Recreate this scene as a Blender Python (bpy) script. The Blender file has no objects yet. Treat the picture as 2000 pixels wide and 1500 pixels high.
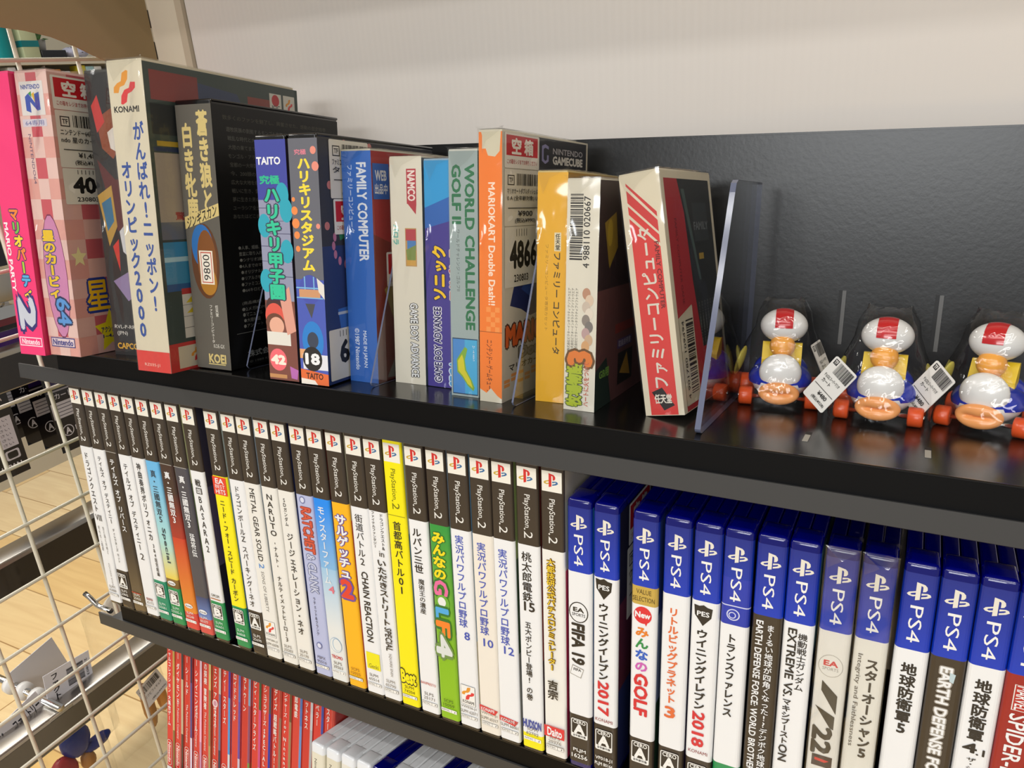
import bpy, math, random
from mathutils import Matrix, Vector
# ------------------------------------------------------------------ camera, world, lights
SC = bpy.context.scene
COL = SC.collection
CAMZ = 1.45
cd = bpy.data.cameras.new('camera'); cam = bpy.data.objects.new('camera', cd); COL.objects.link(cam)
CAM_ROWS = [[0.887746, 0.454991, -0.069934], [0.108004, -0.353546, -0.929161], [-0.447485, 0.817306, -0.363]]
cam.matrix_world = Matrix.Translation((0, 0, CAMZ)) @ Matrix([[CAM_ROWS[0][i], -CAM_ROWS[1][i], -CAM_ROWS[2][i]] for i in range(3)]).to_4x4()
cd.sensor_fit = 'HORIZONTAL'; cd.sensor_width = 36.0; cd.lens = 36.0 * 1528.76 / 2000.0
cd.clip_start = 0.01; cd.clip_end = 60
SC.camera = cam
SC.view_settings.view_transform = 'Standard'; SC.view_settings.look = 'None'
SC.view_settings.gamma = 1.0; SC.view_settings.use_curve_mapping = False
SC.view_settings.exposure = 0.15
SC.cycles.transparent_max_bounces = 40
w = bpy.data.worlds.new('shop_ambience'); SC.world = w; w.use_nodes = True
w.node_tree.nodes['Background'].inputs[0].default_value = (1.0, 0.98, 0.955, 1)
w.node_tree.nodes['Background'].inputs[1].default_value = 0.27
def area(name, loc, target, sx, sy, power, col):
    d = bpy.data.lights.new(name, 'AREA'); d.shape = 'RECTANGLE'; d.size = sx; d.size_y = sy; d.energy = power; d.color = col
    o = bpy.data.objects.new(name, d); COL.objects.link(o); o.location = loc
    o.rotation_euler = (Vector(target) - Vector(loc)).to_track_quat('-Z', 'Y').to_euler()
    return o
# rows of ceiling luminaires over the aisle, running along the shelves
area('ceiling_tube', (-0.2, -0.74, 2.75), (-0.2, -0.50, 0), 2.4, 0.05, 9.5, (1.0, 0.985, 0.96))
area('ceiling_tube', (-0.2, -0.98, 2.75), (-0.2, -0.72, 0), 2.4, 0.05, 9.5, (1.0, 0.985, 0.96))
area('ceiling_luminaire', (0.5, -2.4, 2.75), (0.4, -1.9, 0), 2.6, 0.22, 34, (1.0, 0.98, 0.955))
area('ceiling_luminaire', (-0.1, -4.9, 2.75), (-0.1, -3.4, 0.3), 2.4, 0.8, 90, (0.95, 0.98, 1.0))
area('ceiling_luminaire', (-2.0, 0.7, 2.75), (-2.0, 0.7, 0), 0.3, 2.6, 62, (1.0, 0.96, 0.90))
# ------------------------------------------------------------------ materials
def lin(h):
    return tuple(((int(h[i:i+2], 16) / 255) ** 2.2) for i in (0, 2, 4)) + (1.0,)
MATS = {}
def mat(name, col='808080', rough=0.5, metal=0.0, coat=0.0, spec=0.5, attr=False, bump=None, trans=0.0, coat_rough=0.05):
    if name in MATS: return MATS[name]
    m = bpy.data.materials.new(name); m.use_nodes = True; nt = m.node_tree; b = nt.nodes['Principled BSDF']
    b.inputs['Base Color'].default_value = lin(col); b.inputs['Roughness'].default_value = rough
    b.inputs['Metallic'].default_value = metal; b.inputs['Coat Weight'].default_value = coat
    b.inputs['Coat Roughness'].default_value = coat_rough; b.inputs['Specular IOR Level'].default_value = spec
    b.inputs['Transmission Weight'].default_value = trans
    if attr:
        a = nt.nodes.new('ShaderNodeVertexColor'); a.layer_name = 'Col'; nt.links.new(a.outputs[0], b.inputs['Base Color'])
    if bump:
        tc = nt.nodes.new('ShaderNodeTexCoord'); mp = nt.nodes.new('ShaderNodeMapping'); mp.inputs['Scale'].default_value = bump[0]
        n = nt.nodes.new('ShaderNodeTexNoise'); n.inputs['Scale'].default_value = 1.0; n.inputs['Detail'].default_value = 2
        bp = nt.nodes.new('ShaderNodeBump'); bp.inputs['Strength'].default_value = bump[1]; bp.inputs['Distance'].default_value = bump[2]
        nt.links.new(tc.outputs['Object'], mp.inputs[0]); nt.links.new(mp.outputs[0], n.inputs['Vector'])
        nt.links.new(n.outputs[0], bp.inputs['Height']); nt.links.new(bp.outputs[0], b.inputs['Normal'])
        if coat: nt.links.new(bp.outputs[0], b.inputs['Coat Normal'])
    MATS[name] = m
    return m
def film_mat(name, scale, strength, dist, boost, rough=0.07, tint=(0.97, 0.97, 0.96, 1), ridged=False):
    m = bpy.data.materials.new(name); m.use_nodes = True; nt = m.node_tree
    for n in list(nt.nodes): nt.nodes.remove(n)
    out = nt.nodes.new('ShaderNodeOutputMaterial'); mix = nt.nodes.new('ShaderNodeMixShader')
    tr = nt.nodes.new('ShaderNodeBsdfTransparent'); tr.inputs[0].default_value = tint
    gl = nt.nodes.new('ShaderNodeBsdfGlossy'); gl.inputs['Roughness'].default_value = rough
    tc = nt.nodes.new('ShaderNodeTexCoord'); mp = nt.nodes.new('ShaderNodeMapping'); mp.inputs['Scale'].default_value = scale
    no = nt.nodes.new('ShaderNodeTexNoise'); no.inputs['Scale'].default_value = 1; no.inputs['Detail'].default_value = 3; no.inputs['Distortion'].default_value = 0.6
    if ridged: no.noise_type = 'RIDGED_MULTIFRACTAL'; no.inputs['Detail'].default_value = 1.5; no.inputs['Distortion'].default_value = 0.9
    bp = nt.nodes.new('ShaderNodeBump'); bp.inputs['Strength'].default_value = strength; bp.inputs['Distance'].default_value = dist
    fr = nt.nodes.new('ShaderNodeFresnel'); ge = nt.nodes.new('ShaderNodeNewGeometry'); io = nt.nodes.new('ShaderNodeMapRange')
    io.inputs['To Min'].default_value = 1.5; io.inputs['To Max'].default_value = 1 / 1.5    # a film has no inside: same reflection from both faces
    mu = nt.nodes.new('ShaderNodeMath'); mu.operation = 'MULTIPLY'; mu.inputs[1].default_value = boost; mu.use_clamp = True
    L = nt.links.new
    L(tc.outputs['Object'], mp.inputs[0]); L(mp.outputs[0], no.inputs['Vector']); L(no.outputs[0], bp.inputs['Height'])
    L(bp.outputs[0], gl.inputs['Normal']); L(bp.outputs[0], fr.inputs['Normal']); L(fr.outputs[0], mu.inputs[0]); L(mu.outputs[0], mix.inputs[0])
    L(ge.outputs['Backfacing'], io.inputs['Value']); L(io.outputs[0], fr.inputs[0])
    L(tr.outputs[0], mix.inputs[1]); L(gl.outputs[0], mix.inputs[2]); L(mix.outputs[0], out.inputs[0])
    MATS[name] = m
    return m
PRINT = mat('sleeved_print', rough=0.4, attr=True, coat=0.5, coat_rough=0.12, spec=0.35)
CARD = mat('printed_card', rough=0.5, attr=True)
RAIL = mat('rail_grey_enamel', '3b3b3b', 0.45)
BLACK = mat('black_enamel', '171717', 0.3, bump=((420, 420, 420), 0.1, 0.0004))
FASCIA = mat('black_satin_enamel', '08080a', 0.5, spec=0.16)
BLACKTOP = mat('black_gloss_enamel', '151414', 0.2, spec=0.6)
WRAP = film_mat('crinkled_clear_wrap', (46, 46, 17), 1.0, 0.007, 1.5, 0.1, ridged=True)
WRAP2 = film_mat('taut_clear_wrap', (30, 30, 12), 0.12, 0.003, 0.62, 0.05)
BAG = film_mat('soft_clear_bag', (55, 55, 45), 0.55, 0.005, 0.75, 0.05, (0.985, 0.985, 0.98, 1))
ACRYL = film_mat('clear_acrylic_sheet', (2, 2, 2), 0.0, 0.001, 1.3, 0.02, (0.93, 0.94, 0.95, 1))
EDGE = mat('polished_acrylic_edge', '666b80', 0.12, spec=0.6)
CHROME = mat('chrome', 'd8d6d2', 0.14, 1.0)
DSHELL = mat('smoky_case_plastic', '1f1c1e', 0.16, coat=0.5)
BSHELL = mat('blue_case_plastic', '050c66', 0.16, coat=0.6)
RSHELL = mat('clear_red_case_plastic', 'b8302c', 0.2, coat=0.5)
WSHELL = mat('white_case_plastic', 'e6e7e8', 0.22, coat=0.4)
KSHELL = mat('black_case_plastic', '141313', 0.22, coat=0.3)
WIRE = mat('cream_wire_coating', 'd9d2be', 0.35, coat=0.2)
# ------------------------------------------------------------------ mesh building (millimetres)
class MB:
    def __init__(s): s.v = []; s.f = []; s.m = []; s.c = []; s.mats = []; s.sm = []
    def mi(s, m):
        if m not in s.mats: s.mats.append(m)
        return s.mats.index(m)
    def face(s, pts, m, col='ffffff', cols=None, smooth=False):
        b = len(s.v); s.v += [tuple(p) for p in pts]; s.f.append(tuple(range(b, b + len(pts)))); s.m.append(s.mi(m)); s.sm.append(smooth)
        s.c.append([lin(c) for c in cols] if cols else [lin(col)] * len(pts))
    def mesh(s, vs, fs, m, col='ffffff', smooth=True):
        b = len(s.v); s.v += [tuple(p) for p in vs]; k = s.mi(m); c = lin(col)
        for f in fs: s.f.append(tuple(i + b for i in f)); s.m.append(k); s.c.append([c] * len(f)); s.sm.append(smooth)
        return s
    def box(s, x0, x1, y0, y1, z0, z1, m, col='ffffff'):
        v = [(x, y, z) for x in (x0, x1) for y in (y0, y1) for z in (z0, z1)]
        return s.mesh(v, [(0, 1, 3, 2), (4, 6, 7, 5), (0, 4, 5, 1), (2, 3, 7, 6), (0, 2, 6, 4), (1, 5, 7, 3)], m, col, False)
    def rbox(s, x0, x1, y0, y1, z0, z1, r, m, col='ffffff', seg=3):
        # box with all edges rounded: a stack of rounded-rectangle rings
        def ring(z, ins):
            rr = max(r - ins, 1e-3); out = []
            for cx, cy, a0 in ((x1 - r, y1 - r, 0), (x0 + r, y1 - r, 90), (x0 + r, y0 + r, 180), (x1 - r, y0 + r, 270)):
                for i in range(seg + 1):
                    a = math.radians(a0 + 90 * i / seg); out.append((cx + rr * math.cos(a), cy + rr * math.sin(a), z))
            return out
        rings = []
        for i in range(seg + 1):
            a = math.radians(90 * i / seg); rings.append(ring(z0 + r - r * math.cos(a), r - r * math.sin(a)))
        for i in range(seg + 1):
            a = math.radians(90 * i / seg); rings.append(ring(z1 - r + r * math.sin(a), r - r * math.cos(a)))
        n = len(rings[0]); vs = [p for q in rings for p in q]; fs = []
        for k in range(len(rings) - 1):
            for i in range(n): fs.append((k * n + i, k * n + (i + 1) % n, (k + 1) * n + (i + 1) % n, (k + 1) * n + i))
        fs.append(tuple(reversed(range(n)))); fs.append(tuple(range((len(rings) - 1) * n, len(rings) * n)))
        return s.mesh(vs, fs, m, col, True)
    def tube(s, pts, r, m, col='ffffff', seg=8, cap=True):
        P = [Vector(p) for p in pts]; rings = []
        for i, p in enumerate(P):
            t = (P[min(i + 1, len(P) - 1)] - P[max(i - 1, 0)]).normalized()
            a = t.orthogonal().normalized() if i == 0 else (A - t * A.dot(t)).normalized()
            A = a; b = t.cross(a); ri = r[i] if isinstance(r, (list, tuple)) else r
            rings.append([p + (a * math.cos(2 * math.pi * k / seg) + b * math.sin(2 * math.pi * k / seg)) * ri for k in range(seg)])
        fs = [(k * seg + i, k * seg + (i + 1) % seg, (k + 1) * seg + (i + 1) % seg, (k + 1) * seg + i) for k in range(len(P) - 1) for i in range(seg)]
        if cap: fs += [tuple(reversed(range(seg))), tuple(range((len(P) - 1) * seg, len(P) * seg))]
        return s.mesh([p for q in rings for p in q], fs, m, col, True)
    def grid(s, fn, nu, nv, m, col='ffffff', wrapu=False):
        vs = [fn(i / nu, j / nv) for j in range(nv + 1) for i in range(nu if wrapu else nu + 1)]
        n = nu if wrapu else nu + 1
        fs = [(j * n + i, j * n + (i + 1) % n, (j + 1) * n + (i + 1) % n, (j + 1) * n + i) for j in range(nv) for i in range(nu)]
        return s.mesh(vs, fs, m, col, True)
    def ellip(s, c, r, m, col='ffffff', nu=28, nv=16, v0=-90, v1=90):
        def fn(u, v):
            a = 2 * math.pi * u; b = math.radians(v0 + (v1 - v0) * v)
            return (c[0] + r[0] * math.cos(a) * math.cos(b), c[1] + r[1] * math.sin(a) * math.cos(b), c[2] + r[2] * math.sin(b))
        return s.grid(fn, nu, nv, m, col, True)
    def prism(s, prof, x0, x1, m, col='ffffff'):
        n = len(prof)
        vs = [(x0, y, z) for y, z in prof] + [(x1, y, z) for y, z in prof]
        return s.mesh(vs, [(i, (i + 1) % n, n + (i + 1) % n, n + i) for i in range(n)] + [tuple(reversed(range(n))), tuple(range(n, 2 * n))], m, col, False)
    def build(s, name, parent=None, mw=None):
        me = bpy.data.meshes.new(name); me.from_pydata([(x / 1000, y / 1000, z / 1000) for x, y, z in s.v], [], s.f)
        for m in s.mats: me.materials.append(m)
        me.polygons.foreach_set('material_index', s.m); me.polygons.foreach_set('use_smooth', s.sm)
        a = me.color_attributes.new('Col', 'FLOAT_COLOR', 'CORNER')
        a.data.foreach_set('color', [x for fc in s.c for c in fc for x in c]); me.update()
        o = bpy.data.objects.new(name, me); COL.objects.link(o)
        if parent is not None: o.parent = parent
        elif mw is not None: o.matrix_world = mw
        return o
def tag(o, label, cat, group=None, kind=None):
    if label: o['label'] = label
    if cat: o['category'] = cat
    if group: o['group'] = group
    if kind: o['kind'] = kind
    return o
def thing(name, label, cat, mw, group=None):
    o = bpy.data.objects.new(name, None); COL.objects.link(o); o.matrix_world = mw; o.empty_display_size = 0.02
    return tag(o, label, cat, group)
def shelf_frame(tilt, x, y, z):
    # x along the shelf, y into it, z off its surface; the shelf leans back by `tilt` degrees
    return Matrix.Translation((x / 1000, y / 1000, CAMZ + z / 1000)) @ Matrix.Rotation(math.radians(-tilt), 4, 'X')
def at(frame, x, y, z=0, yaw=0, lean=0):
    return frame @ Matrix.Translation((x / 1000, y / 1000, z / 1000)) @ Matrix.Rotation(math.radians(yaw), 4, 'Z') @ Matrix.Rotation(math.radians(lean), 4, 'Y')
F1 = shelf_frame(9.2, -443.99, 308.33, -158.91)
F2 = shelf_frame(5.2, -150.64, 308.57, -373.45)
F3 = shelf_frame(13.4, 0.00, 289.45, -575.75)
FW = Matrix.Translation((0, 0, CAMZ))
# ------------------------------------------------------------------ lettering
GC = {}
_fc = bpy.data.curves.new('lettering', 'FONT'); _fc.resolution_u = 2
_fo = bpy.data.objects.new('lettering', _fc); COL.objects.link(_fo)
def glyph(t, bold):
    k = (t, bold)
    if k not in GC:
        _fc.body = t; _fc.offset = bold
        dg = bpy.context.evaluated_depsgraph_get(); me = bpy.data.meshes.new_from_object(_fo.evaluated_get(dg))
        GC[k] = ([(v.co.x, v.co.y) for v in me.vertices], [tuple(p.vertices) for p in me.polygons]); bpy.data.meshes.remove(me)
    return GC[k]
ROT = 'ー-〜~()（）…'
class Page:
    # print on a flat face: u to the right, v up (mm); every mark lies a hair above the one before
    def __init__(s, mb, o, du, dv, m, eps=0.012):
        s.mb = mb; s.o = Vector(o); s.du = Vector(du); s.dv = Vector(dv); s.n = s.du.cross(s.dv); s.k = 0; s.m = m; s.eps = eps
    def P(s, u, v): return s.o + s.du * u + s.dv * v + s.n * (0.03 + s.eps * s.k)
    def poly(s, pts, c, cols=None): s.k += 1; s.mb.face([s.P(u, v) for u, v in pts], s.m, c, cols)
    def rect(s, u0, u1, v0, v1, c, c2=None):
        lo, hi = min(v0, v1), max(v0, v1)
        s.poly([(u0, lo), (u1, lo), (u1, hi), (u0, hi)], c, [c2, c2, c, c] if c2 else None)
    def ell(s, uc, vc, ru, rv, c, n=22):
        s.poly([(uc + ru * math.cos(2 * math.pi * i / n), vc + rv * math.sin(2 * math.pi * i / n)) for i in range(n)], c)
    def rrect(s, u0, u1, v0, v1, r, c):
        pts = []
        for cx, cy, a0 in ((u1 - r, v1 - r, 0), (u0 + r, v1 - r, 90), (u0 + r, v0 + r, 180), (u1 - r, v0 + r, 270)):
            pts += [(cx + r * math.cos(math.radians(a0 + 30 * i)), cy + r * math.sin(math.radians(a0 + 30 * i))) for i in range(4)]
        s.poly(pts, c)
    def put(s, g, fn, c, b=0):
        # heavier strokes are overprinted, shifted by b of an em
        sh = [(0, 0)] if b <= 0 else [(b, 0), (-b, 0), (0, b), (0, -b)] if b < .025 else [(b * math.cos(i * math.pi / 4), b * math.sin(i * math.pi / 4)) for i in range(8)]
        for i, (dx, dy) in enumerate(sh):
            s.k += 1 if i == 0 else .25; s.mb.mesh([s.P(*fn(x + dx, y + dy)) for x, y in g[0]], g[1], s.m, c, False)
    def run(s, kind, t, uc, h, v0, v1, c, bold=0, oc=None):
        if kind == 'V' and h > 2 and bold == 0: bold = .016
        for pas in ((oc, bold * .8 + 0.075), (c, bold * .8)) if oc else ((c, bold * .8),):
            if kind == 'V':
                cells = [(0.5 if ch == ' ' else 1.0) for ch in t]; dv = (v0 - v1) / sum(cells); pos = v0
                for ch, cl in zip(t, cells):
                    vc = pos - dv * cl / 2; pos -= dv * cl
                    if ch == ' ': continue
                    g = glyph(ch, 0)
                    if not g[0]: continue
                    gx = [p[0] for p in g[0]]; cx = (min(gx) + max(gx)) / 2 if ord(ch) < 256 else 0.5
                    gy = [p[1] for p in g[0]]; cy = (min(gy) + max(gy)) / 2 if ord(ch) < 256 else 0.38
                    sw = h * (1.25 if ord(ch) < 256 else 1.06); sh = dv * (1.1 if ord(ch) < 256 else 1.0)
                    if ch in ROT: s.put(g, lambda x, y: (uc + (y - cy) * sw, vc - (x - cx) * sh), pas[0], pas[1])
                    else: s.put(g, lambda x, y: (uc + (x - cx) * sw, vc + (y - cy) * sh), pas[0], pas[1])
            else:
                g0 = g = glyph(t, 0)
                gx = [p[0] for p in g0[0]]; gy = [p[1] for p in g0[0]]
                x0, x1, y0, y1 = min(gx), max(gx), min(gy), max(gy)
                if kind == 'R': s.put(g, lambda x, y: (uc + ((y - y0) / (y1 - y0) - .5) * h, v0 - (x - x0) / (x1 - x0) * (v0 - v1)), pas[0], pas[1])
                elif kind == 'L': s.put(g, lambda x, y: (uc - ((y - y0) / (y1 - y0) - .5) * h, v1 + (x - x0) / (x1 - x0) * (v0 - v1)), pas[0], pas[1])
                else:
                    sk = .36 if kind == 'K' else 0
                    s.put(g, lambda x, y: (uc + ((x - x0) / (x1 - x0) - .5) * h, v1 + (y - y0) / (y1 - y0) * (v0 - v1) + sk * ((x - x0) / (x1 - x0) - .5) * h), pas[0], pas[1])
    def barcode(s, u0, u1, v0, v1, seed=1, c='1c1a1a', vertical=False):
        r = random.Random(seed); p = u0 if not vertical else v0; e = u1 if not vertical else v1; W = (e - p)
        while p < e:
            t = r.choice((.012, .018, .03, .04)) * W
            if vertical: s.rect(u0, u1, p, min(p + t, e), c)
            else: s.rect(p, min(p + t, e), v0, v1, c)
            p += t + r.choice((.012, .02, .03)) * W
    def ops(s, L, w):
        for q in L:
            k = q[0]
            if k == 'b': s.rect(0, w, q[2], q[1], q[3], q[4] if len(q) > 4 else None)
            elif k == 'r': s.rect(*q[1:5], q[5])
            elif k == 'p': s.poly(q[1], q[2])
            elif k == 'e': s.ell(*q[1:5], q[5])
            elif k in 'VRLHK':
                s.run(k, q[1], q[2], q[3], q[4], q[5], q[6], q[7], q[8] if len(q) > 8 else None)
            elif k == 'cero':
                _, l, uc, v0, v1 = q; h = v0 - v1; a = min(w * .42, 5)
                s.rrect(uc - a, uc + a, v1, v0, 1, 'ecebe6'); s.rrect(uc - a + .5, uc + a - .5, v1 + .22 * h, v0 - .5, .6, '2c2724')
                s.run('H', 'CERO', uc, a * 1.5, v0 - .06 * h, v0 - .24 * h, 'ecebe6', .03)
                s.run('H', l, uc, a * 1.15, v0 - .3 * h, v1 + .26 * h, 'ecebe6', .07); s.run('H', '全年齢対象', uc, a * 1.6, v1 + .18 * h, v1 + .06 * h, '2c2724', .02)
            elif k == 'kon':
                _, uc, v0, v1, bx = q; h = v0 - v1
                if bx:
                    s.rect(uc - 5, uc + 5, v1, v0, '4a4640'); s.rect(uc - 4.8, uc + 4.8, v1 + .2, v0 - .2, 'ecebe6')
                    s.run('H', 'KONAMI', uc, 8, v1 + .24 * h, v1 + .08 * h, '2c2724', .03); v1 = v1 + .28 * h; v0 = v0 - .08 * h; h = v0 - v1
                z = h * (.5 if bx else .46)
                K = [(-.95, -.3), (-.9, .05), (-.55, .28), (-.15, .4), (.02, .9), (.42, 1.05), (.6, 1.0), (.5, .5), (.15, .14), (-.3, .04), (-.48, -.32)]
                m_ = (v0 + v1) / 2
                s.poly([(uc - .12 * z + a * z * .9, m_ + b * z) for a, b in K], 'e09432'); s.poly([(uc + .12 * z - a * z * .9, m_ - b * z) for a, b in K], 'd8383c')
            elif k == 'code':
                c = q[3]
                s.run('H', q[1], w / 2, min(w * .8, 1.7 * len(q[1])), 17.8, 15.6, c); s.run('H', q[2], w / 2, min(w * .86, 1.6 * len(q[2])), 14.6, 12.4, c)
def ps_mark(p, u, v, z, cols):
    # the P-over-S mark, z wide
    q = lambda pts, c: p.poly([(u + a * z, v + b * z) for a, b in pts], c)
    a, b, c = cols
    q([(-.12, -.14), (-.12, -.02), (-.32, -.09), (-.36, -.14), (-.3, -.17), (-.2, -.15), (-.12, -.13), (-.12, -.2), (-.25, -.25), (-.42, -.22), (-.5, -.14), (-.42, -.04), (-.12, .06)], b)
    q([(.1, -.12), (.32, -.05), (.36, -.09), (.28, -.15), (.1, -.21), (.1, -.3), (.36, -.22), (.5, -.12), (.46, -.02), (.34, .02), (.1, -.02)], c)
    q([(-.14, -.42), (.05, -.36), (.05, .36), (.12, .34), (.14, .28), (.14, .06), (.26, .1), (.32, .2), (.3, .34), (.2, .44), (-.14, .52)], a)
def gwall(m, s): pass
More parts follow.
